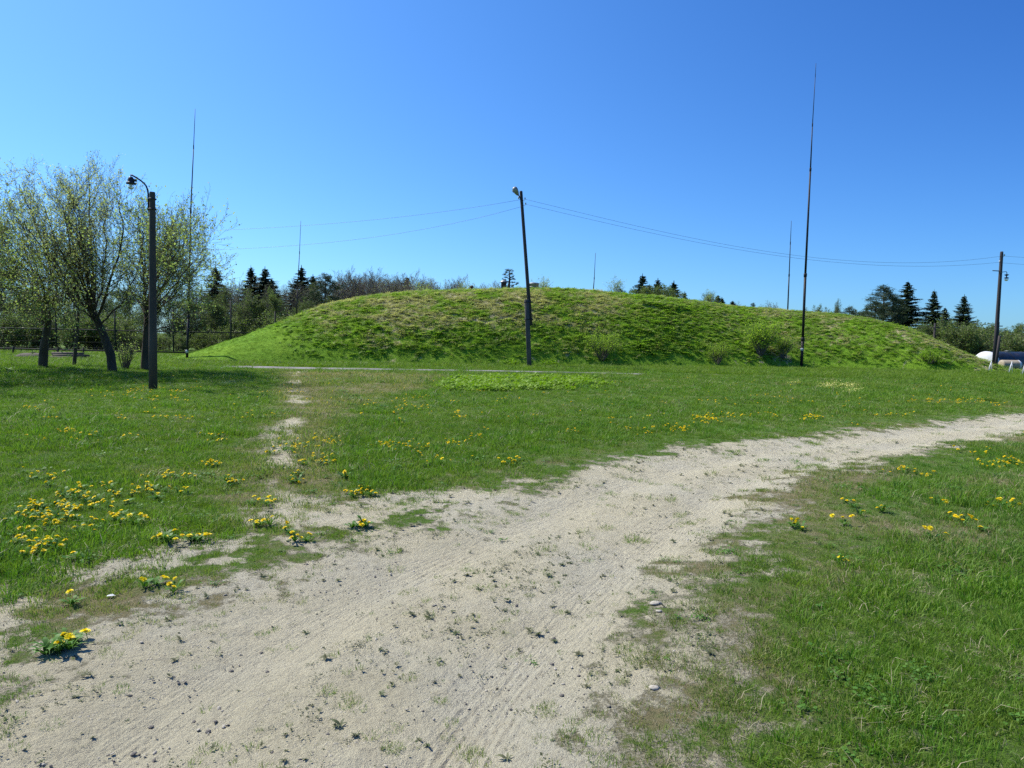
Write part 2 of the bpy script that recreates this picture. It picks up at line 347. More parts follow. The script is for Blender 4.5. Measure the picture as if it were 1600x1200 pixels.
# ground sheet: one disc of quads, finer near the middle of the field of view
def hit(px, py, lo=18., hi=70.):         # where the view through a photo pixel meets ground or mound
    Y = lo
    while Y < hi:
        p = at(px, py, Y)
        if p.z <= surf(p.x, Y): return p
        Y += .1
    return p
def build_ground():
    ang = np.concatenate([np.linspace(-50, 50, 900), np.linspace(50, 310, 131)[1:-1]])*PI/180
    rr = np.concatenate([[0.02, .5, .9], np.geomspace(1.3, 14, 760), np.geomspace(14, 60, 240)[1:], np.geomspace(60, 900, 40)[1:]])
    A, R_ = np.meshgrid(ang, rr); X = np.sin(A)*R_; Y = np.cos(A)*R_
    x, y = X.ravel(), Y.ravel(); na, nr = len(ang), len(rr)
    z = gz(x, y)
    i = np.arange(nr-1)[:, None]*na; j = np.arange(na)[None, :]; j2 = (j+1) % na
    Q = np.stack([i+j, i+j2, i+na+j2, i+na+j], -1).reshape(-1, 4)[:, ::-1]
    b = bare(x, y); dr_ = dryness(x, y); tl, al = pdist(x, y, rutL); tr, ar = pdist(x, y, rutR)
    # shallow tread ridges pressed along the ruts
    m = x.size; near = (R_.ravel() < 14)
    for d, s_, ph in ((tl, al, 0.), (tr, ar, 2.)):
        band = (1-sst(.08, .17, np.abs(d-.02)))*b*near*sst(.47, .60, fbm(s_*1.1+ph, s_*.3+d*2, 71, 3))
        blk = sst(-.3, .6, np.sin(d*135+(fbm(s_*3, d*4, 77, 2)-.5)*5))*sst(.3, .62, fbm(s_*16, d*30, 79, 2))
        z = z+band*(.007*blk-.003)
    z = z+near*b*((fbm(x*5, y*5, 73, 4, .6)-.5)*.024+(fbm(x*22, y*22, 75, 2)-.5)*.010)
    o = mk('ground', np.stack([x, y, z], -1), Q, None, M['ground'], smooth=True)
    me = o.data
    for nm, v in (('bare', b), ('dry', dr_), ('rut', np.exp(-(np.minimum(tl, tr)/.3)**2)), ('along', np.where(tl < tr, al, ar)), ('across', np.minimum(tl, tr))):
        a = me.attributes.new(nm, 'FLOAT', 'POINT'); a.data.foreach_set('value', v.astype(np.float32))
    tag(o, kind='structure')
m = new_mat('ground_soil_and_turf'); M['ground'] = m; t = NT(m); p = t.pos()
n1 = t.noise(p, 1.2, 5, .6); n2 = t.noise(p, 9, 5, .65); n3 = t.noise(p, 60, 4, .7); n4 = t.noise(p, 240, 3, .7)
dirt = t.mix(t.ss(n1, .35, .65), (.555, .505, .35), (.475, .435, .30))
dirt = t.mix(t.math('MULTIPLY', t.ss(t.noise(p, .55, 3, .6), .42, .62), .6), dirt, (.49, .47, .375))
dirt = t.mix(t.math('MULTIPLY', t.ss(n2, .45, .7), .6), dirt, (.42, .38, .265))
dirt = t.mix(t.math('MULTIPLY', t.ss(n3, .5, .7), .5), dirt, (.25, .22, .17))
dirt = t.mix(t.math('MULTIPLY', t.ss(n4, .52, .70), .5), dirt, (.70, .65, .50))
rt = t.attr('rut').outputs['Fac']; dirt = t.mix(t.math('MULTIPLY', rt, .35), dirt, (.56, .52, .39))
vo = t.n('ShaderNodeTexVoronoi', i_Scale=38.0); t.l(p, vo.inputs['Vector'])
peb = t.math('MULTIPLY', t.ss(vo.outputs['Distance'], .30, .16), t.ss(t.noise(p, 5, 2), .5, .62))
dirt = t.mix(t.math('MULTIPLY', peb, .5), dirt, (.56, .52, .46))
dr = t.attr('dry').outputs['Fac']
turf = t.mix(t.ss(t.math('ADD', dr, t.math('MULTIPLY_ADD', n2, .6, -.3)), .2, .55), (.095, .17, .026), (.22, .19, .10))
turf = t.mix(t.math('MULTIPLY', t.ss(n3, .45, .65), .6), turf, (.06, .09, .024))
turf = t.mix(t.math('MULTIPLY', t.ss(n1, .5, .7), .4), turf, (.14, .20, .035))
ba = t.attr('bare').outputs['Fac']
bb = t.math('ADD', ba, t.math('ADD', t.math('MULTIPLY_ADD', n2, 1.3, -.65), t.math('MULTIPLY_ADD', n3, .7, -.35)))
thin = t.mix(t.ss(n3, .4, .6), (.18, .165, .11), (.33, .305, .215))
col = t.mix(t.ss(bb, .10, .34), turf, thin); f = t.ss(bb, .30, .56); col = t.mix(f, col, dirt)
cv = t.n('ShaderNodeCombineXYZ'); t.l(t.math('MULTIPLY', t.attr('along').outputs['Fac'], 2.2), cv.inputs[0]); t.l(t.math('MULTIPLY', t.attr('across').outputs['Fac'], 34.0), cv.inputs[1])
st = t.n('ShaderNodeTexNoise', i_Scale=1.0, i_Detail=2.0); t.l(cv.outputs[0], st.inputs['Vector'])
h = t.math('ADD', t.math('MULTIPLY', n3, .8), t.math('MULTIPLY', n4, .35)); h = t.math('ADD', h, t.math('MULTIPLY', n2, 1.2))
h = t.math('ADD', h, t.math('MULTIPLY', t.math('MULTIPLY', st.outputs['Fac'], rt), .9)); h = t.math('ADD', h, t.math('MULTIPLY', peb, .25))
t.bsdf(col, .95, 0, t.bump(h, 1.0, .026), .15)
build_ground()
# mound sheet
m = new_mat('mound_turf'); M['mound'] = m; t = NT(m); p = t.pos()
n1 = t.noise(t.scalev(p, (.35, .6, .9)), 1.0, 4, .6); n2 = t.noise(p, 3.5, 5, .65); n3 = t.noise(p, 18, 4, .7)
dr = t.attr('dry').outputs['Fac']
c = t.mix(t.ss(n1, .4, .62), (.125, .25, .018), (.17, .30, .023))
c = t.mix(t.ss(t.math('ADD', dr, t.math('MULTIPLY_ADD', n2, .9, -.45)), .35, .7), c, (.38, .34, .20))
c = t.mix(t.math('MULTIPLY', t.ss(n3, .5, .64), .35), c, (.07, .11, .025))
t.bsdf(c, .95, 0, t.bump(t.math('ADD', n2, t.math('MULTIPLY', n3, .5)), .8, .12), .1)
def mound_dry(x, y, z):
    X = x/np.maximum(y, 1)*46; t_ = np.clip((y-yfoot(x))/(ycrest(x)-yfoot(x)), 0, 1.2)
    zone = sst(-15, -9, X+t_*2)*(1-sst(4, 9, X)*.75)*(.35+.65*sst(.1, .6, t_)); right = sst(11, 17, X)*.5*sst(.2, .45, fbm(X*.25, t_*2, 91, 3))
    n = fbm(x*.55, y*.9, 93, 4, .6); n2 = fbm(x*5.2, y*5.6, 95, 3, .6)
    return np.clip((zone*.62+right*.42)*(.35+1.3*sst(.36, .66, n)) + (n2-.5)*1.3, 0, 1)
xs = np.linspace(-26, 38, 420); ys = np.concatenate([np.linspace(37, 58, 175), np.linspace(58, 77, 40)[1:]])
XX, YY = np.meshgrid(xs, ys); x, y = XX.ravel(), YY.ravel(); z = mz(x, y)
z = np.where((y <= 37.01) | (y >= 76.9) | (x <= -25.9) | (x >= 37.9), -.3, z)
nx, ny = len(xs), len(ys); i = np.arange(ny-1)[:, None]*nx; j = np.arange(nx-1)[None, :]
Q = np.stack([i+j, i+j+1, i+nx+j+1, i+nx+j], -1).reshape(-1, 4)
mo = mk('hill', np.stack([x, y, z], -1), Q, None, M['mound'], smooth=True)
a = mo.data.attributes.new('dry', 'FLOAT', 'POINT'); a.data.foreach_set('value', mound_dry(x, y, z).astype(np.float32))
tag(mo, kind='structure')
# worn tarmac road in front of the mound, and the blue-grey path behind the trees
m = new_mat('worn_tarmac'); t = NT(m); p = t.pos(); n1 = t.noise(p, 1.5, 5, .65); n3 = t.noise(p, 30, 3, .7)
c = t.mix(t.ss(n1, .4, .62), (.25, .24, .25), (.17, .155, .145)); c = t.mix(t.math('MULTIPLY', t.ss(n3, .5, .7), .5), c, (.12, .115, .11)); t.bsdf(c, .9, 0, t.bump(n3, .4, .02)); M['road'] = m
def strip(name, cpts, w, z, mat, ragged=.35, seed=5):
    cp = smooth_line(cpts, 3); V = []; s = 0; n = len(cp)
    dens = []
    for (ax, ay), (bx, by) in zip(cp[:-1], cp[1:]):
        L = math.hypot(bx-ax, by-ay); k = max(1, int(L/.25))
        for q in range(k): dens.append((ax+(bx-ax)*q/k, ay+(by-ay)*q/k, -(by-ay)/L, (bx-ax)/L))
    D = np.array(dens); ss = np.arange(len(D))*.25
    wv = np.interp(D[:, 0], [a for a, b in w], [b for a, b in w])
    e1 = wv*.5-ragged*(fbm(ss*.8, ss*0+1, seed, 4)-.3); e2 = wv*.5-ragged*(fbm(ss*.8, ss*0+7, seed+9, 4)-.3)
    e1 = np.maximum(e1, .05); e2 = np.maximum(e2, .05)
    cols = [D[:, :2]-D[:, 2:]*e1[:, None], D[:, :2]-D[:, 2:]*(e1*.5)[:, None], D[:, :2], D[:, :2]+D[:, 2:]*(e2*.5)[:, None], D[:, :2]+D[:, 2:]*e2[:, None]]
    zz = [-.05, z, z+.01, z, -.05]
    V = np.stack([np.column_stack([c_, np.full(len(D), q)]) for c_, q in zip(cols, zz)], 1).reshape(-1, 3)
    i = np.arange(len(D)-1)[:, None]*5; j = np.arange(4)[None, :]
    o = mk(name, V, np.stack([i+j, i+5+j, i+5+j+1, i+j+1], -1).reshape(-1, 4)[:, ::-1], None, mat, smooth=True)
    return tag(o, kind='structure')
def yl(l): return [(G(*p).x, G(*p).y) for p in l]
strip('road', yl([(100, 564.5), (150, 565.5), (290, 569.5), (440, 575), (620, 577.5), (800, 580.5), (1010, 585)]), [(-30, 2.6), (-14, 2.6), (-8, 1.9), (-2, .9), (5, .8), (6.8, .2)], .03, M['road'], 1.1)
strip('road', yl([(1375, 588.5), (1430, 590), (1500, 592.5)]), [(12, .1), (18, .55), (20, .6), (24, .1)], .012, M['road'], .9, 15)
m = new_mat('blue_grey_paving'); t = NT(m); t.bsdf(t.mix(t.ss(t.noise(t.pos(), 2, 4), .4, .6), (.24, .30, .38), (.32, .38, .45)), .6); M['path'] = m
strip('path', yl([(-60, 559.5), (118, 561), (200, 562), (262, 562.5)]), [(-60, 1.2), (0, 1.2)], .025, M['path'], .2, 25)
# ------------------------------------------------------------------ scattering of small plants
def tuft(name, mat, n, rad, h0, h1, wd, lean, seed, droop=.0):
    r = np.random.RandomState(seed); a = r.rand(n)*2*PI; rr = rad*np.sqrt(r.rand(n)); bx, by = np.cos(a)*rr, np.sin(a)*rr
    h = h0+(h1-h0)*r.rand(n)**1.3; az = a+r.randn(n)*.9; L = lean*(.3+r.rand(n))*h; dx, dy = np.cos(az), np.sin(az)
    fa = r.rand(n)*PI; wx, wy = np.cos(fa)*wd/2, np.sin(fa)*wd/2; z0 = np.full(n, -.01)
    def P(k, zf, wf): return np.stack([bx+dx*L*k+wx*wf, by+dy*L*k+wy*wf, zf], -1)
    hm = h*.55; ht = h*(1-droop*r.rand(n))
    V = np.stack([P(0, z0, 1), P(0, z0, -1), P(.3, hm, .85), P(.3, hm, -.85), P(1, ht, 0)], 1).reshape(-1, 3)
    b = np.arange(n)*5; Q = np.stack([b, b+1, b+3, b+2], -1); T = np.stack([b+2, b+3, b+4], -1)
    return mk(name, V, Q, T, mat, link=False)
def rosette(name, mat, n, L0, L1, wd, up, seed, jag=False):
    r = np.random.RandomState(seed); mb = MB()
    for i in range(n):
        a = i*2.4+r.rand()*.5; L = L0+(L1-L0)*r.rand(); u = up*(.5+r.rand()); c, s = math.cos(a), math.sin(a); V = []; k = 6 if jag else 3
        for q in range(k+1):
            f = q/k; z = .004+math.sin(f*PI*.75)*u*L; ww = wd*L*(math.sin(min(f*1.15+.08, 1)*PI)**.7+.06)
            if jag: ww *= 1.25 if q % 2 else .5
            if q == k: ww = 0.001
            V += [(c*f*L-s*ww, s*f*L+c*ww, z+.15*ww), (c*f*L+s*ww, s*f*L-c*ww, z+.15*ww)]
        mb.add(V, [(2*q, 2*q+1, 2*q+3, 2*q+2) for q in range(k)])
    return mb.build(name, mat, link=False)
def herb(name, mat, n, rad, h, ls, seed):            # a low mass of small flat leaves at different heights
    r = np.random.RandomState(seed); V = []; 
    p = np.column_stack([r.randn(n)*rad*.5, r.randn(n)*rad*.5, h*(.3+.7*r.rand(n))]); a = r.rand(n)*2*PI; tl = r.randn(n, 2)*.35; s_ = ls*(.6+.6*r.rand(n))
    d = np.column_stack([np.cos(a), np.sin(a), tl[:, 0]])*s_[:, None]; e = np.column_stack([-np.sin(a), np.cos(a), tl[:, 1]])*s_[:, None]*.45
    V = np.stack([p-d*.5, p+e, p+d*.5, p-e], 1).reshape(-1, 3); b = np.arange(n)*4
    return mk(name, V, np.stack([b, b+1, b+2, b+3], -1), None, mat, link=False)
def scatter(name, P, rotz, scl, idx, dry, protos, kind='stuff', tilt=.12, seed=1):
    N = len(P); r = np.random.RandomState(seed)
    coll = bpy.data.collections.new(name+'_kinds')
    for k, pr in enumerate(protos): pr.name = '%s_%02d' % (name, k); coll.objects.link(pr)
    me = bpy.data.meshes.new(name); me.vertices.add(N); me.vertices.foreach_set('co', np.asarray(P, np.float32).ravel())
    rot = np.column_stack([r.randn(N)*tilt, r.randn(N)*tilt, rotz]).astype(np.float32)
    a = me.attributes.new('rot', 'FLOAT_VECTOR', 'POINT'); a.data.foreach_set('vector', rot.ravel())
    s3 = np.asarray(scl, np.float32); s3 = np.column_stack([s3, s3, s3]) if s3.ndim == 1 else s3
    a = me.attributes.new('scl', 'FLOAT_VECTOR', 'POINT'); a.data.foreach_set('vector', s3.astype(np.float32).ravel())
    a = me.attributes.new('dry', 'FLOAT', 'POINT'); a.data.foreach_set('value', np.asarray(dry, np.float32))
    a = me.attributes.new('idx', 'INT', 'POINT'); a.data.foreach_set('value', np.asarray(idx, np.int32))
    ob = bpy.data.objects.new(name, me); C.objects.link(ob)
    ng = bpy.data.node_groups.new(name, 'GeometryNodeTree')
    ng.interface.new_socket('Geometry', in_out='INPUT', socket_type='NodeSocketGeometry'); ng.interface.new_socket('Geometry', in_out='OUTPUT', socket_type='NodeSocketGeometry')
    gi = ng.nodes.new('NodeGroupInput'); go = ng.nodes.new('NodeGroupOutput'); io = ng.nodes.new('GeometryNodeInstanceOnPoints'); ci = ng.nodes.new('GeometryNodeCollectionInfo')
    ci.inputs['Collection'].default_value = coll; ci.inputs['Separate Children'].default_value = True; ci.inputs['Reset Children'].default_value = True
    def na(n_, ty):
        q = ng.nodes.new('GeometryNodeInputNamedAttribute'); q.data_type = ty; q.inputs['Name'].default_value = n_; return [o for o in q.outputs if o.enabled][0]
    L = ng.links.new
    L(gi.outputs[0], io.inputs['Points']); L(ci.outputs[0], io.inputs['Instance']); io.inputs['Pick Instance'].default_value = True
    L(na('idx', 'INT'), io.inputs['Instance Index']); L(na('rot', 'FLOAT_VECTOR'), io.inputs['Rotation']); L(na('scl', 'FLOAT_VECTOR'), io.inputs['Scale']); L(io.outputs[0], go.inputs[0])
    md = ob.modifiers.new('scatter', 'NODES'); md.node_group = ng
    return tag(ob, kind=kind)
R = np.random.RandomState(11)
def wedge(r0, r1, dens, a0=-45, a1=45):
    area = .5*math.radians(a1-a0)*(r1*r1-r0*r0); n = int(area*dens)
    r = np.sqrt(R.rand(n)*(r1*r1-r0*r0)+r0*r0); a = np.radians(a0+(a1-a0)*R.rand(n)); return np.sin(a)*r, np.cos(a)*r
gr = M['grass']; lw = M['lawn']
protos = [tuft('t', gr, 34, .085, .035, .11, .0042, .55, 1, .3), tuft('t', gr, 34, .09, .05, .14, .0048, .7, 2, .4), tuft('t', gr, 26, .06, .08, .21, .0055, .8, 3, .5), tuft('t', gr, 44, .10, .02, .06, .004, .6, 4),
          tuft('t', M['straw'], 16, .12, .01, .04, .0035, 2.6, 5, .6), tuft('t', lw, 44, .10, .02, .065, .0046, .7, 6, .2), tuft('t', lw, 40, .11, .03, .09, .005, .8, 7, .3),
          tuft('t', M['straw'], 9, .08, .03, .12, .0035, 1.6, 8, .7), herb('t', M['dleaf'], 34, .09, .05, .028, 9)]
PX, PY, PS, PI_, PD = [], [], [], [], []
for r0, r1, dens, sc in ((1.7, 4.5, 620, .85), (4.5, 8, 400, 1.0), (8, 14, 210, 1.25), (14, 23, 95, 1.6), (23, 37, 46, 2.1)):
    x, y = wedge(r0, r1, dens, -44, 44)
    b = bare(x, y); nn = fbm(x*6, y*6, 101, 3, .6); n5 = fbm(x*2.2, y*2.2, 104, 3, .6); tr_ = sst(.02, .3, b); g = 1-sst(.22, .72, b+tr_*((nn-.5)*1.5+(n5-.5)*.7+(fbm(x*15, y*15, 108, 2)-.5)*1.3)); mzn = np.maximum(sst(-.4, .2, sdpoly(x, y, mixl)), sst(-.4, .2, sdpoly(x, y, mixr))); g = np.maximum(g, mzn*.6*sst(.48, .62, fbm(x*7, y*7, 119, 2))); g = g*(1-.35*tr_)*(.62+.38*sst(.40, .55, fbm(x*3.1, y*3.1, 109, 3, .6)))
    rd, _ = pdist(x, y, yl([(150, 565.5), (290, 569.5), (440, 575), (800, 580.5), (1000, 584.5)])); g = g*(rd > np.where(x < -7, 1.6, .35+.7*fbm(x*.8, y*.8, 112, 3)))
    keep = R.rand(len(x)) < g*.96+.02*(b < .9); x, y, b = x[keep], y[keep], b[keep]
    d = dryness(x, y); lush = sst(.42, .62, fbm(x*.8, y*.8, 103, 4, .6)); right = sst(1.2, 3., x-.06*y-.5)*(sdpoly(x, y, core) < -.6)*(y < 13)
    edge = sst(0, 1.8, -sdpoly(x, y, core)); u = R.rand(len(x))
    hi = right*(.35+.65*edge)+.28*lush*edge
    idx = np.where(u < .36*hi, 1, np.where(u < .42*hi, 2, np.where(u < .95*hi, 0, np.where(u < hi+(1-hi)*.3, 3, np.where(u < hi+(1-hi)*.75, 5, 6)))))
    v = R.rand(len(x)); st_ = .16+.28*np.clip(d, 0, 1)+.22*sst(.5, .65, fbm(x*1.7, y*1.7, 107, 3))*(right > .2); idx = np.where(v < st_*.6, 4, np.where(v < st_, 7, idx)); idx = np.where((v > .985), 8, idx)
    s_ = sc*(.6+.55*R.rand(len(x)))*(.55+.5*edge)*(.75+.4*lush)*(1-.12*right); s_ = np.where(idx == 4, s_*.8, s_)
    PX.append(x); PY.append(y); PS.append(np.column_stack([s_*1.05, s_*1.05, s_*(.85 if sc < 1.5 else .62)])); PI_.append(idx); PD.append(np.clip(d*.8, 0, 1))
x, y = wedge(36, 62, 20, -44, 44); kp = (crest_h(x) < .1) | (y < yfoot(x)+.3)
x, y = x[kp], y[kp]; PX.append(x); PY.append(y); s_ = 3.2+R.rand(len(x)); PS.append(np.column_stack([s_, s_, s_*.5])); PI_.append(5+(R.rand(len(x)) < .5)*1); PD.append(np.full(len(x), .12))
x, y, s_, idx, d = np.concatenate(PX), np.concatenate(PY), np.vstack(PS), np.concatenate(PI_), np.concatenate(PD)
scatter('grass', np.column_stack([x, y, gz(x, y)]), R.rand(len(x))*2*PI, s_, idx, d, protos)
print('grass tufts', len(x))
# weeds and stones on the bare track
wp = [rosette('w', M['weed'], 6, .02, .045, .22, .35, 21), rosette('w', M['weed'], 9, .03, .07, .2, .3, 22), rosette('w', M['weed'], 7, .03, .08, .15, .3, 23), tuft('w', M['lawn'], 18, .035, .015, .045, .003, .9, 24), herb('w', M['weed'], 14, .05, .02, .02, 25), herb('w', M['weed'], 22, .08, .015, .016, 26), tuft('w', M['straw'], 7, .04, .008, .02, .002, 3, 27)]
PX, PY, PS, PI_ = [], [], [], []
for r0, r1, dens in ((1.8, 6, 620), (6, 14, 250), (14, 34, 60)):
    x, y = wedge(r0, r1, dens); b = bare(x, y); dl, _ = pdist(x, y, rutL); dr_, _ = pdist(x, y, rutR); dm = np.minimum(dl, dr_)
    g = (b > .4)*(.22+.78*sst(.12, .5, dm))*(.22+.9*sst(.42, .62, fbm(x*1.4, y*1.4, 111, 4, .6)))
    k = R.rand(len(x)) < g; x, y, b = x[k], y[k], b[k]; u = R.rand(len(x))
    PX.append(x); PY.append(y); PS.append((.15+.75*R.rand(len(x))**4)*.8*(1 if r1 < 7 else 1.25)); PI_.append(np.choose((u*10).astype(int), [0, 0, 4, 1, 2, 3, 4, 5, 5, 6]))
x, y, s_, idx = map(np.concatenate, (PX, PY, PS, PI_))
scatter('weeds', np.column_stack([x, y, gz(x, y)+.002]), R.rand(len(x))*2*PI, s_, idx, np.full(len(x), .1), wp, seed=5)
def stone(seed, mat):
    r = np.random.RandomState(seed); V = []; k = 7
    prof = [(.0, -.5), (.75, -.35), (1, 0), (.7, .42), (0, .55)]
    for q, (rr, zz) in enumerate(prof):
        for j in range(k): f = .75+.5*r.rand(); V.append((rr*f*math.cos(j*2*PI/k), rr*f*math.sin(j*2*PI/k)*.75, zz*.55+r.randn()*.05))
    Q = [(i*k+j, i*k+(j+1) % k, (i+1)*k+(j+1) % k, (i+1)*k+j) for i in range(4) for j in range(k)]
    return mk('s', V, Q, None, mat, link=False)
x1, y1 = wedge(1.8, 6.5, 420); x2, y2 = wedge(6.5, 18, 60); x, y = np.concatenate([x1, x2]), np.concatenate([y1, y2]); b = bare(x, y)
k = (b > .35) & (R.rand(len(x)) < .06+.94*sst(.50, .66, fbm(x*1.2, y*1.2, 121, 4, .6))); x, y = x[k], y[k]
scatter('gravel', np.column_stack([x, y, gz(x, y)+.002]), R.rand(len(x))*2*PI, .0022+.010*R.rand(len(x))**7+.0032*R.rand(len(x)), R.randint(0, 4, len(x)), np.zeros(len(x)), [stone(1, M['stone']), stone(2, M['stone']), stone(3, M['greystone']), stone(4, M['greystone'])], seed=6, tilt=.4)
# tussocks on the mound
mg_ = M['moundgrass']
mp = [tuft('m', mg_, 60, .16, .10, .30, .012, .9, 31, .6), tuft('m', mg_, 60, .20, .06, .20, .012, 1.1, 32, .6), tuft('m', mg_, 50, .12, .12, .38, .013, .8, 33, .7), herb('m', mg_, 60, .25, .16, .09, 34), tuft('m', lw, 60, .22, .03, .10, .012, .9, 35, .2)]
n = 66000; x = R.uniform(-25, 37, n); y = R.uniform(37.5, 56, n); H = crest_h(x); t_ = (y-yfoot(x))/(ycrest(x)-yfoot(x))
k = (t_ > -.02) & (t_ < 1.5) & (H > -.1) & (R.rand(n) < np.where(t_ > 1, .5, 1)); x, y, t_ = x[k], y[k], t_[k]; z = mz(x, y); d = mound_dry(x, y, z)
X = x/y*46; calm = np.maximum(1-sst(-15, -10, X+t_*3), 1-sst(.02, .14, t_)); lushr = sst(6, 10, X)*(1-sst(16, 20, X)); u = R.rand(len(x))
idx = np.where(u < calm, 4, np.where(u < .30+.1*calm, 0, np.where(u < .6, 1, np.where(u < .8-.2*lushr, 2, 3))))
d = np.clip(d+(R.rand(len(x))-.42)*.55*(1-calm), 0, 1); clump = .7+.3*sst(.42, .60, fbm(x*3.0, y*3.2, 133, 3)); s_ = (.42+.42*R.rand(len(x)))*(.6+.6*clump*(1-calm))*(1-.2*sst(10, 14, X))
scatter('tussocks', np.column_stack([x, y, z-.01]), R.rand(len(x))*2*PI, np.column_stack([s_*1.3, s_*1.3, s_*.62]), idx, d, mp, seed=7, tilt=.25)
# ground elder patch and primroses on the lawn
ep = [herb('e', M['broad'], 40, .22, .20, .09, 41), herb('e', M['broad'], 30, .16, .14, .08, 42)]
x = R.uniform(-5, 6, 3600); y = R.uniform(20, 32, 3600); s = sdpoly(x, y, elder); k = R.rand(len(x)) < sst(-.5, .5, s+(fbm(x*.9, y*.9, 141, 4)-.5)*4.2+.2); x, y = x[k], y[k]
scatter('ground_cover', np.column_stack([x, y, gz(x, y)]), R.rand(len(x))*2*PI, .6+.5*R.rand(len(x)), R.randint(0, 2, len(x)), np.zeros(len(x)), ep, seed=8)
pp = [herb('p', M['primrose'], 9, .16, .10, .03, 43)]; PXY = []
for px, py, wx, wy, n in ((1292, 605, 14, 2.5, 60), (1328, 604, 13, 2, 50), (1330, 613, 12, 2, 34), (1245, 600, 9, 2, 14), (1305, 600, 8, 1, 10), (1118, 580, 30, 1, 0)):
    for q in range(n): g_ = G(px+R.randn()*wx*.6, py+R.randn()*wy*.8); PXY.append((g_.x, g_.y))
PXY = np.array(PXY); scatter('primrose_flowers', np.column_stack([PXY, gz(PXY[:, 0], PXY[:, 1])]), R.rand(len(PXY))*2*PI, .8+.6*R.rand(len(PXY)), np.zeros(len(PXY)), np.zeros(len(PXY)), pp, seed=9)
# ------------------------------------------------------------------ dandelions
def flower_mesh(seed, hgt):
    r = np.random.RandomState(seed); mb = MB(); lx, ly = r.randn(2)*.15*hgt
    mb.tube([(0, 0, 0), (lx*.4, ly*.4, hgt*.55), (lx, ly, hgt)], [.0022, .002, .0022], 5, False); V0, Q0, _ = mb.arr(); nq = len(Q0)
    tl = r.randn(2)*.18
    for ring, (rr, up, nn) in enumerate(((.027, .004, 20), (.021, .008, 16), (.013, .012, 11), (.006, .013, 6))):
        for j in range(nn):
            a = j*2*PI/nn+ring*.3+r.rand()*.15; c, s = math.cos(a), math.sin(a); w_ = .0036; R1 = rr*(.9+.2*r.rand()); z0 = hgt-.002+ring*.0012
            def q_(f, ww, zz): return (lx+c*f-s*ww, ly+s*f+c*ww, zz+f*(c*tl[0]+s*tl[1]))
            mb.add([q_(.001, w_*.4, z0), q_(.001, -w_*.4, z0), q_(R1, -w_, z0+up), q_(R1, w_, z0+up)], [(0, 1, 2, 3)])
    V, Q, _ = mb.arr(); me = mk('flower', V, Q, None, link=False, mats=[M['shrubleaf'], M['petal']], midx=[0]*nq+[1]*(len(Q)-nq)); return me.data
FM = [flower_mesh(s, h_) for s, h_ in ((1, .06), (2, .08), (3, .10), (4, .045), (5, .12))]
LM = [rosette('leaf_rosette', M['dleaf'], n_, .07, .15, .11, u_, s_, True).data for s_, n_, u_ in ((51, 12, .35), (52, 9, .5), (53, 16, .45))]
CL = [  # photo x, y, spread x, spread y, plants, patch
 (60, 862, 55, 14, 16, 'a'), (100, 815, 75, 22, 34, 'a'), (150, 775, 90, 18, 24, 'a'), (60, 745, 60, 8, 5, 'a'), (200, 815, 30, 12, 7, 'a'),
 (265, 747, 40, 6, 9, 'b'), (240, 770, 50, 8, 10, 'b'), (325, 727, 30, 4, 5, 'b'), (365, 755, 20, 5, 6, 'b'),
 (130, 685, 70, 9, 15, 'c'), (230, 660, 60, 6, 7, 'c'), (200, 625, 110, 9, 9, 'c'), (340, 690, 60, 9, 6, 'c'), (60, 650, 60, 25, 6, 'c'), (400, 655, 30, 9, 5, 'c'),
 (455, 700, 30, 7, 9, 'd'), (505, 695, 30, 10, 14, 'd'), (495, 722, 26, 7, 12, 'd'), (465, 745, 10, 5, 4, 'd'), (470, 705, 60, 20, 6, 'd'),
 (600, 698, 20, 8, 7, 'e'), (645, 700, 30, 12, 14, 'e'), (700, 690, 30, 12, 8, 'e'), (745, 680, 16, 8, 4, 'e'), (810, 722, 30, 6, 8, 'e'), (640, 640, 50, 8, 8, 'e'), (700, 650, 120, 25, 8, 'e'), (690, 720, 70, 10, 6, 'e'),
 (890, 676, 20, 3, 4, 'f'), (1000, 680, 50, 12, 8, 'f'), (1100, 660, 22, 7, 16, 'f'), (1065, 675, 20, 6, 5, 'f'), (1170, 650, 60, 7, 9, 'f'), (1265, 655, 25, 5, 8, 'f'), (1400, 650, 60, 8, 5, 'f'), (950, 655, 100, 10, 4, 'f'),
 (1510, 630, 60, 5, 18, 'g'), (1450, 628, 40, 3, 8, 'g'), (1110, 578, 40, 1.2, 14, 'g'), (1180, 577, 50, 1.2, 8, 'g'), (700, 625, 300, 10, 14, 'g'), (1200, 630, 200, 12, 12, 'g'), (250, 612, 100, 6, 14, 'g'), (470, 612, 60, 6, 5, 'g'),
 (1570, 730, 25, 9, 12, 'h'), (1545, 715, 40, 15, 6, 'h'), (1555, 790, 30, 14, 5, 'h'), (1500, 815, 15, 8, 3, 'h'), (1470, 790, 10, 6, 2, 'h'), (1430, 745, 40, 12, 5, 'h'), (1395, 740, 30, 8, 4, 'h'), (1500, 840, 60, 20, 3, 'h'),
 (1240, 825, 20, 12, 3, 'h'), (1335, 800, 30, 20, 4, 'h'), (1380, 800, 8, 8, 2, 'h'),
 (575, 770, 20, 5, 5, 'i'), (550, 745, 30, 5, 4, 'i'), (440, 835, 70, 25, 5, 'i'), (250, 918, 30, 10, 2, 'i'), (410, 785, 25, 4, 3, 'i')]
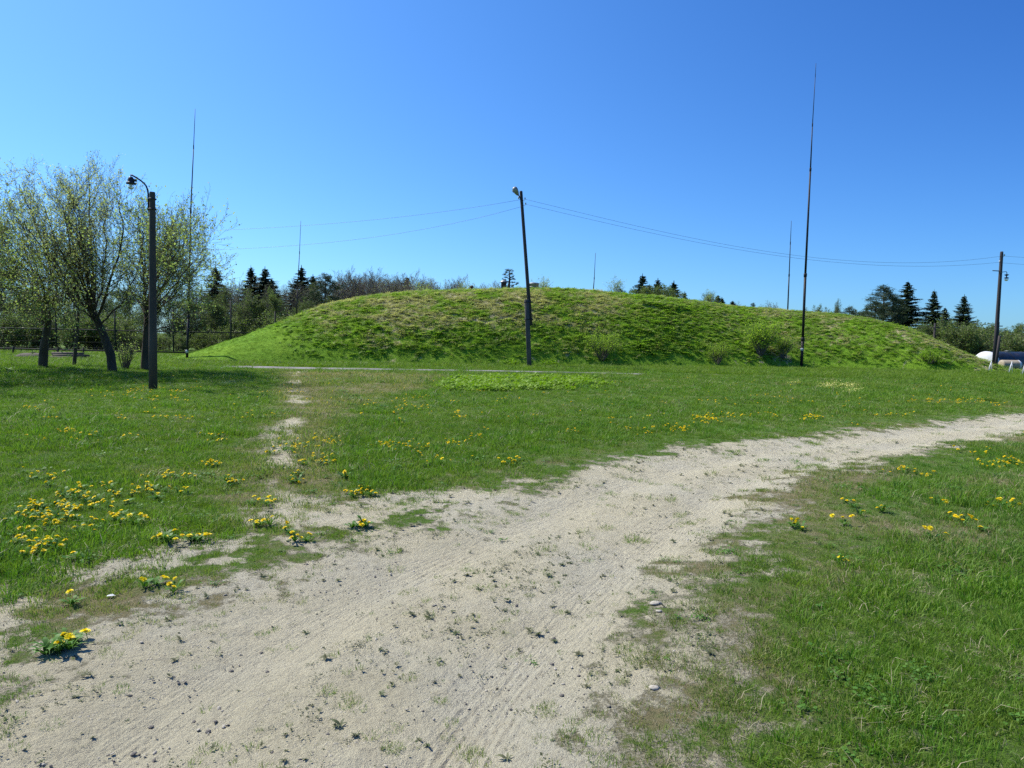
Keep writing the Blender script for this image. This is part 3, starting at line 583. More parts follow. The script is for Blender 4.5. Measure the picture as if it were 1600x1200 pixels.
LAB = {'a': ('yellow dandelion in the thickest flowering patch of the lawn, left of the dirt track', 'dandelions of the thick patch left of the track'),
 'b': ('dandelion in the lawn just above the bare sandy fork of the track', 'dandelions above the sandy fork'),
 'c': ('small dandelion in the open lawn in front of the concrete lamp post', 'dandelions on the lawn by the lamp post'),
 'd': ('dandelion beside the narrow worn footpath crossing the lawn', 'dandelions along the worn footpath'),
 'e': ('dandelion in the lawn between the worn footpath and the bright ground cover', 'dandelions in the middle of the lawn'),
 'f': ('dandelion in the lawn along the far edge of the curving dirt track', 'dandelions along the far track edge'),
 'g': ('tiny far dandelion in the lawn near the foot of the mound', 'far dandelions near the mound'),
 'h': ('dandelion in the tall grass on the inner side of the track bend', 'dandelions in the tall grass of the bend'),
 'i': ('dandelion growing in the bare sandy soil at the track edge', 'dandelions in the sandy track edge')}
rd = random.Random(5); plants = []
for px, py, ax, ay, n, g in CL:
    for q in range(n):
        while True:
            u, v = rd.gauss(0, .55), rd.gauss(0, .55)
            if abs(u) < 1.2 and abs(v) < 1.2: break
        p = G(px+u*ax, py+v*ay); nf = rd.choice((1, 1, 2, 2, 3, 4)) if py > 640 else rd.choice((1, 2, 3))
        plants.append((p.x, p.y, g, nf, rd.uniform(.85, 1.15)))
special = [(112, 1003, 5, 1.3, 'large dandelion clump with four open flowers alone on bare dirt, nearest of all'), (255, 845, 6, 1.3, 'left one of two flowering dandelion clumps side by side on the sandy fork'), (303, 846, 6, 1.3, 'right one of two flowering dandelion clumps side by side on the sandy fork'),
           (573, 818, 4, 1.2, 'compact dandelion clump at the grassy rim of the track, ringed by sand'), (1310, 876, 2, 1.1, 'pair of open dandelion flowers in the grass inside the bend, nearest there'), (227, 917, 2, .9, 'dandelion with two flowers in the weedy strip beside the sandy fork'), (1574, 798, 3, 1.3, 'biggest dandelion flowers in the grass by the right picture edge'),
           (112, 942, 1, 1, 'short single dandelion above the large dirt-grown clump'), (465, 752, 4, 1.1, 'dense dandelion clump where the worn footpath meets the track')]
plants.sort(key=lambda a: math.hypot(a[0], a[1]))
def dandelion(x, y, nf, sc, label, group=None):
    o = empty('dandelion', (x, y, float(gz(x, y))), label, 'flower', group, rd.uniform(0, 6.28)); o.scale = (sc*.72,)*3
    l = bpy.data.objects.new('leaf_rosette', rd.choice(LM)); C.objects.link(l); l.parent = o
    if math.hypot(x, y) > 9: l.scale = (.9,)*3
    for q in range(nf):
        f_ = bpy.data.objects.new('flower', rd.choice(FM)); C.objects.link(f_); f_.parent = o; f_.data = FM[rd.choice((0, 3))] if nf >= 4 and sc > 1.05 else f_.data; a_ = rd.uniform(0, 6.28); r_ = rd.uniform(.01, .035+.022*nf)
        f_.location = (math.cos(a_)*r_, math.sin(a_)*r_, 0); f_.rotation_euler = (rd.gauss(0, .22), rd.gauss(0, .22), a_)
    return o
for px, py, nf, sc, lab in special:
    p = G(px, py); o = dandelion(p.x, p.y, nf, sc, lab)
    if nf >= 4:
        for q in list(range(3))*(3 if py > 950 else 1):
            l = bpy.data.objects.new('leaf_rosette', LM[q]); C.objects.link(l); l.parent = o; l.location = (rd.uniform(-.08, .16), rd.uniform(-.06, .06), 0); l.rotation_euler = (0, 0, rd.uniform(0, 6)); l.scale = (rd.uniform(.6, 1),)*3
for x, y, g, nf, sc in plants[:290]: dandelion(x, y, nf, sc, *LAB[g])
rest = plants[290:]; PXY = []; 
for x, y, g, nf, sc in rest:
    for q in range(nf+1): PXY.append((x+rd.gauss(0, .07), y+rd.gauss(0, .07)))
x, y = wedge(14, 31, .55); k = (bare(x, y) < .3); PXY += list(zip(x[k], y[k]))
PXY = np.array(PXY); PXY = PXY[np.hypot(PXY[:, 0], PXY[:, 1]) > 12]
fo = [bpy.data.objects.new('f', m_) for m_ in FM[:3]]
scatter('dandelion_flowers', np.column_stack([PXY, gz(PXY[:, 0], PXY[:, 1])]), R.rand(len(PXY))*2*PI, .62+.35*R.rand(len(PXY)), R.randint(0, 3, len(PXY)), np.zeros(len(PXY)), fo, seed=10)
# ------------------------------------------------------------------ posts, masts and wires
def lp(px, py, Y): return at(px, py, Y)
YL = 19.6
b0 = lp(239, 608, YL); t0 = lp(238, 300, YL)
post = empty('lamp_post', (b0.x, YL, surf(b0.x, YL)), 'dark brown concrete lamp post with curved arm and bell lamp, standing before the left trees', 'lamp post')
def rel(root, p): return Vector(p)-root.location
def P_(root, px, py, Y, dy=0): v = rel(root, lp(px, py, Y)); v.y += dy; return v
mb = MB(); base = Vector((0, 0, -.3)); top = P_(post, 238, 300, YL)
mb.tube([base, base.lerp(top, .3), base.lerp(top, .65), base.lerp(top, .995), top], [.115, .104, .089, .074, .066], 20); mb.build('pole', M['concrete'], post, True)
mb = MB(); mb.tube([P_(post, x_, y_, YL) for x_, y_ in ((232, 329), (231.8, 312), (231.6, 303), (230.5, 296), (228, 290), (224.5, 286), (219.5, 281.8), (213, 277.5), (206, 273.6), (204.3, 273.4))], .022, 10); mb.build('arm', M['steel'], post, True)
for yy in (311, 327):
    mb = MB(); c = P_(post, 237.8, yy, YL); mb.lathe([(.088, -.02), (.098, -.02), (.098, .02), (.088, .02)], 16, Matrix.Translation(c)); mb.tube([P_(post, 231, yy, YL), c], .014, 6); mb.tube([c, P_(post, 244.5, yy+.5, YL)], .016, 6); mb.build('clamp', M['steel'], post)
hd = P_(post, 204.5, 276, YL); mb = MB()
mb.tube([hd+Vector((0, 0, .06)), hd], .012, 6)
mb.lathe([(.0, .0), (.05, -.01), (.06, -.03), (.072, -.05), (.085, -.115), (.09, -.15), (.12, -.165), (.125, -.2), (.10, -.205), (.0, -.2)], 20, Matrix.Translation(hd)); mb.box(hd+Vector((.115, 0, -.1)), (.035, .035, .03), bev=.008)
lh = mb.build('lamp_head', M['steel'], post, True)
mb = MB(); mb.lathe([(.03, -.205), (.032, -.26), (.025, -.29)], 10, Matrix.Translation(hd)); mb.build('bulb', M['whitepaint'], lh, True)
mb = MB(); mb.lathe([(.075, -.206), (.078, -.25), (.072, -.3), (.05, -.335), (.0, -.35)], 18, Matrix.Translation(hd)); mb.build('glass_globe', M['glass'], lh, True)
# centre pole
YC_ = 39.0; b0 = lp(827, 573, YC_)
cp = empty('utility_pole', (b0.x, YC_, surf(b0.x, YC_)), 'leaning dark wooden pole strapped to a concrete stub, lamp on top, before the mound', 'utility pole')
mb = MB(); a_, b_ = P_(cp, 827.3, 576, YC_), P_(cp, 822.8, 467.5, YC_); ax = (b_-a_).normalized(); rot = Vector((0, 0, 1)).rotation_difference(ax).to_matrix()
mb.box((a_+b_)/2, (.125, .13, (b_-a_).length/2), rot, .025); mb.build('concrete_stub', M['stub'], cp)
mb = MB(); w0, w1 = P_(cp, 829.2, 508, YC_), P_(cp, 814, 298.5, YC_); mb.tube([w0, w0.lerp(w1, .33), w0.lerp(w1, .66), w0.lerp(w1, .992), w1], [.105, .098, .09, .082, .07], 14); mb.build('pole', M['wood'], cp, True)
for yy in (472, 499):
    mb = MB(); c = P_(cp, 826.2, yy, YC_); mb.box(c, (.255, .15, .035), rot, .02); mb.build('strap', M['steel'], cp)
mb = MB(); mb.tube([P_(cp, 816, 319, YC_, -.1), P_(cp, 812, 309, YC_, -.12), P_(cp, 809.5, 304, YC_, -.14)], .03, 8); mb.build('arm', M['steel'], cp, True)
lc = P_(cp, 806.3, 300, YC_, -.16); dirr = (P_(cp, 803.5, 294.5, YC_)-P_(cp, 810.2, 306, YC_)); dirr.y = -.25; dirr.normalize(); q = Vector((0, 0, 1)).rotation_difference(dirr).to_matrix().to_4x4()
mb = MB(); mb.lathe([(0, -.24), (.05, -.24), (.075, -.2), (.12, -.08), (.15, .08), (.14, .19), (.09, .25), (0, .27)], 16, Matrix.Translation(lc) @ q); lh = mb.build('lamp_head', M['zinc'], cp, True)
mb = MB(); mb.lathe([(.11, .03), (.105, .12), (.06, .17), (0, .18)], 14, Matrix.Translation(lc+Vector((-.07, -.03, -.05))) @ q); mb.build('lens', M['glass'], lh, True)
def insulator(root, c, side):
    mb = MB(); c = Vector(c); mb.tube([c+Vector((-side*.12, 0, 0)), c+Vector((side*.0, 0, 0)), c+Vector((side*.03, 0, .06))], .01, 6)
    mb.lathe([(.0, .16), (.03, .15), (.038, .12), (.028, .1), (.045, .07), (.03, .05), (0, .05)], 10, Matrix.Translation(c+Vector((side*.03, 0, 0)))); return mb.build('insulator', M['whitepaint'], root, True)
insulator(cp, P_(cp, 819.5, 313, YC_), 1); insulator(cp, P_(cp, 820.5, 321, YC_), 1); insulator(cp, P_(cp, 811, 312, YC_), -1)
# right pole
YR = 44.0; b0 = lp(1553, 581, YR)
rp = empty('utility_pole', (b0.x, YR, surf(b0.x, YR)), 'tall wooden pole beside the white tank, lamp hanging off a short bracket', 'utility pole')
mb = MB(); w0, w1 = Vector((0, 0, -.3)), P_(rp, 1565.3, 393, YR); mb.tube([w0, w0.lerp(w1, .35), w0.lerp(w1, .7), w0.lerp(w1, .99), w1], [.14, .115, .1, .088, .07], 14); mb.build('pole', M['wood'], rp, True)
mb = MB(); mb.box(P_(rp, 1555.5, 552, YR, -.17), (.06, .05, 1.1), Matrix.Rotation(.06, 3, 'Y')); mb.build('bolted_brace', M['wood'], rp)
mb = MB(); mb.tube([P_(rp, 1551, 422.8, YR), P_(rp, 1563, 423.6, YR)], .028, 8); mb.build('cross_pin', M['steel'], rp)
mb = MB(); mb.tube([P_(rp, 1564, 425.5, YR), P_(rp, 1568, 424.8, YR), P_(rp, 1572, 424.4, YR), P_(rp, 1573.2, 425.5, YR), P_(rp, 1573.2, 428.5, YR)], .018, 8); mb.build('bracket', M['steel'], rp, True)
lc = P_(rp, 1573, 428, YR); mb = MB(); mb.lathe([(0, 0), (.03, -.01), (.13, -.05), (.135, -.06), (.04, -.12), (.03, -.13), (.03, -.2), (.1, -.215), (.13, -.25), (.13, -.27), (.1, -.28), (0, -.28)], 16, Matrix.Translation(lc)); lh = mb.build('lamp_head', M['steel'], rp, True)
mb = MB(); mb.lathe([(.11, -.285), (.115, -.33), (.1, -.39), (.05, -.43), (0, -.44)], 16, Matrix.Translation(lc)); mb.build('glass_globe', M['glass'], lh, True)
insulator(rp, P_(rp, 1568.5, 401, YR), 1); insulator(rp, P_(rp, 1562.5, 411, YR), -1)
# whip masts
def mast(pts, rad, Y, label, stub=True, lab_at=None):
    b0 = lp(*pts[0], Y); g0 = surf(b0.x, Y); root = empty('antenna_mast', (b0.x, Y, g0), label, 'antenna', 'thin whip antenna masts')
    P = [P_(root, x_, y_, Y) for x_, y_ in pts]; P[0] = Vector((0, 0, -.25)) if stub else P[0]
    for i, (a_, b_) in enumerate(zip(P[:-1], P[1:])):
        mb = MB(); mb.tube([a_, (a_+b_)/2, b_], [rad[i], (rad[i]+rad[i+1]*1.15)/2, rad[i+1]*1.15], 10)
        if i: mb.lathe([(rad[i]*1.05, -.12), (rad[i]*1.45, -.1), (rad[i]*1.45, .1), (rad[i]*1.05, .12)], 10, Matrix.Translation(a_))
        mb.build('mast_section', M['mast'], root, True)
    if lab_at:
        c = P_(root, *lab_at, Y); mb = MB(); mb.lathe([(rad[0]*1.02, -.09), (rad[0]*1.08, -.09), (rad[0]*1.08, .09), (rad[0]*1.02, .09)], 12, Matrix.Translation(c)); mb.build('tag', M['paper'], root, True)
    return root
mast([(1252, 573), (1254.3, 530), (1258.3, 430), (1266.3, 265), (1269.5, 195), (1274, 118), (1275, 99)], [.088, .08, .07, .044, .025, .013, .011], 44.9, 'tallest whip mast, black sectioned steel, at the mound foot on the right', True, (1253.2, 546))
mast([(292, 564), (294.5, 495), (298, 330), (302.5, 230), (305, 170)], [.07, .055, .036, .020, .010], 40.5, 'dark whip mast at the low left end of the mound', True, (292.4, 549))
mast([(463, 497), (465, 450), (468, 395), (470, 345)], [.05, .035, .022, .012], 56, 'grey whip mast behind the left shoulder of the mound, in front of the pine', False)
mast([(1230.5, 492), (1233, 430), (1235, 380), (1236.5, 345)], [.055, .04, .025, .013], 56, 'thin mast behind the mound just left of the tallest mast', False)
mast([(926.5, 462), (928.5, 435), (930.5, 395)], [.05, .03, .014], 66, 'shortest looking mast far behind the middle of the mound crest', False)
def wire(px, Y0, Y1, label, n=28):
    xs_ = [p[0] for p in px]; ys_ = [p[1] for p in px]; cf = np.polyfit(np.array(xs_)-xs_[0], ys_, min(len(px)-1, 3)); P = []
    for i in range(n+1):
        f = i/n; x_ = xs_[0]+(xs_[-1]-xs_[0])*f; P.append(at(x_, float(np.polyval(cf, x_-xs_[0])), Y0+(Y1-Y0)*f))
    mb = MB(); mb.tube([p-P[0] for p in P], .0062, 6); o = mb.build('overhead_wire', M['wire'], None, True); o.location = P[0]; tag(o, label, 'wire', 'overhead wires between the poles')
wire([(819.5, 312), (950, 340), (1100, 377), (1250, 402), (1400, 408), (1568, 400.5)], YC_, YR, 'upper wire sagging from the leaning pole to the pole by the tank')
wire([(820.5, 320), (950, 346), (1100, 383), (1250, 405), (1400, 413.5), (1562, 410.5)], YC_, YR, 'lower wire sagging from the leaning pole to the pole by the tank')
wire([(-250, 362), (-60, 366), (300, 358.5), (470, 353.5), (650, 338), (811, 311.5)], 52, YC_, 'upper wire from the leaning pole away to the left trees')
wire([(-250, 385), (-60, 392), (300, 386), (470, 384), (650, 364), (815, 321)], 52, YC_, 'lower wire from the leaning pole away to the left trees')
wire([(1568, 400), (1700, 407), (1900, 405)], YR, 52, 'short upper wire leaving the tank-side pole to the right')
wire([(1563, 410.5), (1700, 418), (1900, 416)], YR, 52, 'short lower wire leaving the tank-side pole to the right')
# ------------------------------------------------------------------ tanks, trestles, shed, vents
tk0 = at(1533, 560, 48.6); rt_ = .88; tank = empty('storage_tank', (tk0.x, 48.6, 0), 'big dark blue horizontal tank with a white domed end, half sunk past the mound', 'tank')
def ml(M_, prof, k=32): m_ = MB(); m_.lathe(prof, k, M_); return m_
AX = Matrix.Rotation(PI/2, 4, 'Y'); AX = Matrix.Rotation(math.radians(25), 4, 'Z') @ AX
Mt = Matrix.Translation((.35, 0, .36)) @ AX
ml(Mt, [(rt_, .0), (rt_, 5.5), (rt_*.8, 5.8), (0, 6.0)]).build('body', M['tank'], tank, True)
ml(Mt, [(rt_*1.012, .1), (rt_*1.012, -.02), (rt_*.97, -.12), (rt_*.86, -.22), (rt_*.66, -.30), (rt_*.38, -.35), (rt_*.1, -.37), (0, -.37)]).build('domed_end', M['whitepaint'], tank, True)
for q in (1.9, 3.9): ml(Mt @ Matrix.Translation((0, 0, q)), [(rt_, -.04), (rt_+.012, -.04), (rt_+.012, .04), (rt_, .04)]).build('weld_band', M['tank'], tank)
ml(Matrix.Translation((1.75, -.1, 1.2)), [(.16, 0), (.16, .08), (.2, .08), (.2, .11), (0, .12)], 16).build('hatch', M['zinc'], tank, True)
s0 = at(1566, 581, 45.3); st_ = empty('fuel_drum', (s0.x, 45.3, .05), 'small rusty beige drum with a white end, lying before the big dark tank', 'drum')
Ms = Matrix.Translation((-.1, 0, .36)) @ Matrix.Rotation(math.radians(-3), 4, 'Z') @ Matrix.Rotation(PI/2, 4, 'Y')
ml(Ms, [(0, -.05), (.2, -.04), (.32, .0), (.33, .05), (.33, 1.0)], 24).build('body', M['beige'], st_, True); ml(Ms, [(.332, .97), (.335, 1.05), (.27, 1.15), (0, 1.19)], 24).build('end_cap', M['whitepaint'], st_, True)
mb = MB(); mb.box((.15, 0, -.02), (.08, .3, .08)); mb.box((.8, 0, -.02), (.08, .3, .08)); mb.build('cradle', M['rust'], st_)
TR = [('white A-frame trestle at the foot of the right utility pole', 1547, 583), ('white A-frame trestle standing before the small beige drum', 1579, 585), ('white A-frame trestle at the picture edge, right of the beige drum', 1600, 587)]
for lab, px, py in TR:
    p = G(px, py); o = empty('trestle', (p.x, p.y, 0), lab, 'trestle', 'white trestles by the tanks', .3)
    for lx, rr_ in ((-.16, .024), (.14, .016)): mb = MB(); mb.tube([(lx, 0, -.02), (.06, 0, .74)], rr_, 6); mb.build('leg', M['whitepaint'], o)
    mb = MB(); mb.tube([(.3, .45, -.02), (.06, 0, .72)], .016, 6); mb.build('leg', M['whitepaint'], o)
    mb = MB(); mb.tube([(-.05, .0, .3), (.105, 0, .3)], .012, 6); mb.build('cross_bar', M['whitepaint'], o)
p = at(1500, 545, 60); sh = empty('shed', (p.x, 61, 0), 'small grey flat-roofed shed in the bushes behind the mound', 'shed')
mb = MB(); mb.box((0, 0, .6), (.85, 1.2, .62)); mb.build('wall', M['shed'], sh); mb = MB(); mb.box((0, 0, 1.28), (1.0, 1.35, .055), bev=.02); mb.build('roof', M['black'], sh); mb = MB(); mb.box((-.3, -1.215, .5), (.3, .02, .45)); mb.build('door', M['rust'], sh)
def top(px, Y): p = at(px, 450, Y); return Vector((p.x, Y, float(mz(np.array([p.x]), np.array([Y]))[0])))
v = top(787, 51.5)+Vector((0, 0, .12)); o = empty('vent_chimney', v, 'square rusty vent chimney with a pale conical cap on the mound crest', 'vent')
mb = MB(); mb.box((0, 0, .1), (.19, .19, .4), bev=.02); mb.build('shaft', M['rust'], o); mb = MB(); mb.lathe([(.3, .5), (.3, .53), (.12, .64), (0, .7)], 16); mb.build('cap', M['zinc'], o, True)
v = top(834, 51.5)+Vector((0, 0, .1)); o = empty('vent_drum', v, 'wide round zinc vent housing on the mound crest right of the leaning pole', 'vent')
mb = MB(); mb.lathe([(.36, -.4), (.36, .32), (.39, .34), (.39, .38), (.2, .44), (0, .46)], 24); mb.build('housing', M['zinc'], o, True); mb = MB(); mb.lathe([(.365, .1), (.375, .1), (.375, .14), (.365, .14)], 24); mb.build('band', M['zinc'], o)
v = top(737, 51.2)+Vector((0, 0, .15)); o = empty('vent_pipe', v, 'small dark mushroom vent pipe on the mound crest, left of the chimney', 'vent')
mb = MB(); mb.lathe([(.05, -.3), (.05, .15), (0, .15)], 12); mb.build('pipe', M['rust'], o, True); mb = MB(); mb.lathe([(.07, .12), (.15, .17), (.15, .24), (.08, .32), (0, .33)], 14); mb.build('cap', M['rust'], o, True)
# fences behind the left trees
def fence(x0, x1, yrail, Yd, label, posts, hgt, rails, rr):
    p0 = at(x0, yrail[0], Yd); p1 = at(x1, yrail[1], Yd); root = empty('fence', (p0.x, Yd, 0), label, 'fence'); L = p1.x-p0.x
    for px, ph in posts:
        xx = at(px, 530, Yd).x-p0.x; mb = MB(); mb.tube([(xx, 0, -.2), (xx, 0, ph)], .055, 8); mb.build('post', M['fence'], root, True)
    for z0, z1, r_ in rails: mb = MB(); mb.tube([(0, 0, z0), (L*.5, 0, (z0+z1)/2-.02), (L, 0, z1)], r_, 6); mb.build('rail' if r_ > .02 else 'strand', M['fence'], root)
    return root
fence(-120, 460, (518, 518), 50, 'tall dark wire fence with a pipe rail, in front of the wood at left', [(-100, 3.2), (-10, 3.2), (88, 3.3), (180, 3.2), (271, 3.2), (361, 3.9), (430, 3.2)], 3, [(1.72, 1.6, .045), (2.0, 1.95, .008), (2.3, 2.25, .008), (2.6, 2.5, .008), (2.9, 2.85, .008), (1.2, 1.15, .008), (.8, .8, .008), (.4, .4, .008)], .05)
fence(-120, 330, (549, 552), 45, 'low dark pipe barrier across the grass behind the left trees', [(-80, .5), (20, .5), (90, .5), (130, .5), (205, .5), (290, .5)], .5, [(.42, .30, .05)], .05)
o = empty('log_pile', G(105, 561), 'stack of short grey logs on the grass behind the left trees', 'log pile')
for q in range(7): mb = MB(); zz = .09+.16*(q//3); xx = -.0; yy = (q % 3)*.19+(q//3)*.09; zz *= .7; mb.tube([(-.85+rd.uniform(-.1, .1), yy, zz), (.0, yy, zz+.01), (.85+rd.uniform(-.1, .1), yy, zz)], [.09, .085, .08], 9); mb.build('log', M['logs'], o, True)
o = empty('rowing_boat', G(52, 560), 'small overturned grey boat lying on the grass by the left trunk', 'boat', rz=.3)
mb = MB(); V = []; k = 9
for q in range(13):
    f = q/12*2-1; wv = .5*(1-abs(f)**2.6)+.02; hv = .36*(1-abs(f)**4)+.08
    for j in range(k): a_ = PI*j/(k-1); V.append((f*.95, math.cos(a_)*wv, math.sin(a_)*hv*.7*(.9 if j not in (4,) else 1)))
mb.add(V, [(i*k+j, i*k+j+1, (i+1)*k+j+1, (i+1)*k+j) for i in range(12) for j in range(k-1)]); mb.build('hull', M['logs'], o, True); mb = MB(); mb.tube([(-.9, 0, .12), (0, 0, .33), (.9, 0, .12)], .025, 6); mb.build('keel', M['logs'], o)
for lab, px, py, s_ in (('pale flat stone on the sandy right rim of the track', 1024, 938, .038), ('whitish stone half sunk in the weeds right of the track', 1022, 1068, .03), ('small light stone beside the flat one on the right rim', 1030, 951, .022)):
    p = G(px, py); o = stone(int(px), M['stone']); o.name = 'rock'; C.objects.link(o); o.location = (p.x, p.y, float(gz(p.x, p.y))+.005); o.scale = (s_, s_, s_*.8); tag(o, lab, 'stone')
p = G(173, 932); mb = MB(); mb.add([(-.02, -.01, .006), (.018, -.015, .01), (.025, .01, .003), (.0, .018, .011), (-.025, .01, .005), (0, 0, .015)], None, [(0, 1, 5), (1, 2, 5), (2, 3, 5), (3, 4, 5), (4, 0, 5)]); o = mb.build('paper_scrap', M['paper']); o.location = (p.x, p.y, float(gz(p.x, p.y))+.01); tag(o, 'crumpled white paper scrap lying on the weedy dirt', 'litter')
# ------------------------------------------------------------------ trees
def rotd(d, ang, az):
    d = d/np.linalg.norm(d); ref = np.array([0, 0, 1.]) if abs(d[2]) < .9 else np.array([1., 0, 0]); a = np.cross(d, ref); a /= np.linalg.norm(a); b = np.cross(d, a)
    return d*math.cos(ang)+(a*math.cos(az)+b*math.sin(az))*math.sin(ang)
class Tree:
    def __init__(s, seed): s.r = np.random.RandomState(seed); s.mb = MB(); s.lp = []; s.ld = []
    def limb(s, P, r0, r1, k=7):
        P = np.asarray(P, float); n = len(P); s.mb.tube(P, np.linspace(r0, r1, n), k, False)
    def grow(s, p, d, L, r0, lev, cf):
        r = s.r; n = cf['seg'][lev]; P = [p]; q = p; d = d/np.linalg.norm(d)
        for i in range(n):
            d = d+r.randn(3)*cf['jit'][lev]+np.array([0, 0, cf['up'][lev]]); d /= np.linalg.norm(d); q = q+d*L/n; P.append(q)
        P = np.array(P); r1 = max(r0*cf['tap'], cf['rmin']); s.limb(P, r0, r1, 7 if r0 > .05 else (5 if r0 > .015 else 3)); s.kids(P, L, r0, r1, lev, cf)
    def kids(s, P, L, r0, r1, lev, cf):
        r = s.r
        if lev < len(cf['k']):
            K = cf['k'][lev]; K = int(K+r.rand()-.001) if not isinstance(K, int) else K
            for j in range(K):
                t = cf['t0'][lev]+(1-cf['t0'][lev])*(j+r.rand())/K; x = t*(len(P)-1); i = min(int(x), len(P)-2); f = x-i
                q = P[i]*(1-f)+P[i+1]*f; dd = P[i+1]-P[i]; a = cf['ang'][lev]*(.7+.6*r.rand())
                s.grow(q, rotd(dd, a, r.rand()*2*PI), L*cf['lr'][lev]*(1.15-.55*t)*(.7+.6*r.rand()), max((r0*(1-t)+r1*t)*cf.get('rk', .42), cf['rmin']), lev+1, cf)
        else:
            m = cf['leaf']; m = int(m) + (r.rand() < m-int(m))
            for j in range(m):
                t = r.rand()**.7; x = t*(len(P)-1); i = min(int(x), len(P)-2); f = x-i; s.lp.append(P[i]*(1-f)+P[i+1]*f+r.randn(3)*cf.get('sp', .02)); s.ld.append(P[i+1]-P[i])
    def leaves(s, size, wd=.38, hang=.0):
        r = s.r; p = np.array(s.lp); d = np.array(s.ld); n = len(p); d = d/(np.linalg.norm(d, axis=1, keepdims=True)+1e-9)+r.randn(n, 3)*.8; d[:, 2] -= hang; d /= np.linalg.norm(d, axis=1, keepdims=True)
        e = np.cross(d, r.randn(n, 3)); e /= np.linalg.norm(e, axis=1, keepdims=True)+1e-9; sz = (size*(.55+.8*r.rand(n)))[:, None]; e = e*sz*wd; d = d*sz
        V = np.stack([p, p+d*.5+e, p+d, p+d*.5-e], 1).reshape(-1, 3); b = np.arange(n)*4
        return V, np.stack([b, b+1, b+2, b+3], -1)
def plant(name, tr, loc, bark, leafm, size, wd, label, cat, group=None, tname='trunk', cname='crown', hang=0.):
    root = empty(name, loc, label, cat, group); tr.mb.build(tname, bark, root, True)
    if tr.lp: V, Q = tr.leaves(size, wd, hang); mk(cname, V, Q, None, leafm, root)
    return root
near = dict(seg=[5, 5, 4, 3], jit=[.12, .13, .15, .2], up=[.10, .12, .09, .05], tap=.3, rmin=.0028, k=[14, 8, 5], t0=[.14, .10, .08], ang=[.72, .55, .6], lr=[.36, .44, .46], leaf=1.55, sp=.06)
def near_tree(label, seed, base, Y, trunk, limbs, leafm, r0, cf=near, size=.075, thick=1.0, fill=1):
    rl = random.Random(seed*7); full = [l for l in limbs if len(l[0]) >= 4]
    for q in range(fill*len(full)):         # thinner limbs between the main ones
        a_, b_ = rl.sample(full, 2); m_ = min(len(a_[0]), len(b_[0])); u_ = rl.uniform(.3, .7)
        limbs = limbs+[([(a_[0][i][0]*(1-u_)+b_[0][i][0]*u_, a_[0][i][1]*(1-u_)+b_[0][i][1]*u_+rl.uniform(0, 14)) for i in range(m_)], .06, rl.uniform(-4.6, .6))]
    b0 = lp(*base, Y); root_loc = Vector((b0.x, Y, surf(b0.x, Y))); tr = Tree(seed); r = tr.r
    def W(px, py, dy=0.): v = lp(px, py, Y+dy)-root_loc; return np.array([v.x, v.y, v.z])
    T = [np.array([0, 0, -.15])]+[W(*q) for q in trunk]; T = np.array(T); T[:, 1] += np.linspace(0, .2, len(T)); tr.mb.tube(T, np.linspace(r0*1.15, r0*.75, len(T)), 10, False)
    for pts, rr, dy in limbs:
        n = len(pts); rr = rr*.50; pts = [pts[0]]+[(x_, y_+(i_+1)*24/len(pts)) for i_, (x_, y_) in enumerate(pts[1:])]; P = np.array([W(x_, y_, dy*1.7*i/(n-1)) for i, (x_, y_) in enumerate(pts)]); Pd = []
        for a_, b_ in zip(P[:-1], P[1:]): Pd += [a_, (a_*2+b_)/3+r.randn(3)*.04, (a_+2*b_)/3+r.randn(3)*.04]
        Pd.append(P[-1]); Pd = np.array(Pd); L = np.linalg.norm(np.diff(Pd, axis=0), axis=1).sum(); tr.limb(Pd, rr, .012, 7)
        c2 = dict(cf); c2['k'] = [max(4, int(cf['k'][0]*L/4.5*thick))]+cf['k'][1:]; tr.kids(Pd, L*.9, rr, .012, 0, c2)
    return plant('bird_cherry_tree', tr, root_loc, M['bark'], leafm, size, .36, label, 'tree', 'leafing trees by the lamp post')
near_tree('leafing tree with a thick dark trunk leaning left, beside the lamp post', 1, (176, 577), 27.5, [(172, 555), (160, 525), (148, 500), (141, 488)],
    [([(143, 492), (120, 455), (92, 410), (62, 355), (40, 300), (30, 268)], .12, -.8), ([(143, 490), (132, 440), (118, 380), (100, 320), (88, 278)], .11, 1.0), ([(145, 490), (146, 430), (142, 360), (140, 300), (138, 255)], .12, .3),
     ([(150, 500), (170, 440), (186, 390), (192, 330), (190, 285)], .11, -1.2), ([(146, 496), (160, 450), (165, 390), (168, 320), (165, 280)], .09, 1.6), ([(140, 480), (105, 462), (60, 430), (20, 380), (-5, 345)], .10, .6), ([(155, 508), (190, 470), (212, 420), (222, 370)], .07, -.4), ([(143, 488), (118, 430), (88, 370), (70, 310)], .09, -2.0)], M['willow'], .15, thick=1.1, size=.058)
near_tree('leafing tree with an upright dark trunk right behind the lamp post', 2, (226, 575), 28.5, [(227, 540), (228, 500), (226, 470)],
    [([(226, 475), (224, 420), (220, 360), (215, 312)], .10, .5), ([(227, 480), (240, 430), (250, 375), (248, 325)], .09, -.8), ([(227, 482), (255, 440), (278, 395), (292, 345)], .09, .8), ([(227, 500), (262, 465), (295, 425), (318, 385)], .08, -.3), ([(226, 490), (205, 450), (192, 400), (186, 350)], .08, 1.2), ([(228, 520), (270, 500), (300, 470), (322, 440)], .05, 1.0), ([(227, 490), (265, 430), (285, 390), (300, 365)], .07, 1.4), ([(227, 505), (250, 470), (280, 450), (310, 425)], .05, -1.3), ([(226, 480), (235, 420), (262, 370), (270, 335)], .07, .2)], M['cherry'], .15, thick=1.0, size=.065)
lowc = dict(near); lowc['leaf'] = 1.6; lowc['up'] = [.05, .02, .0, .0]
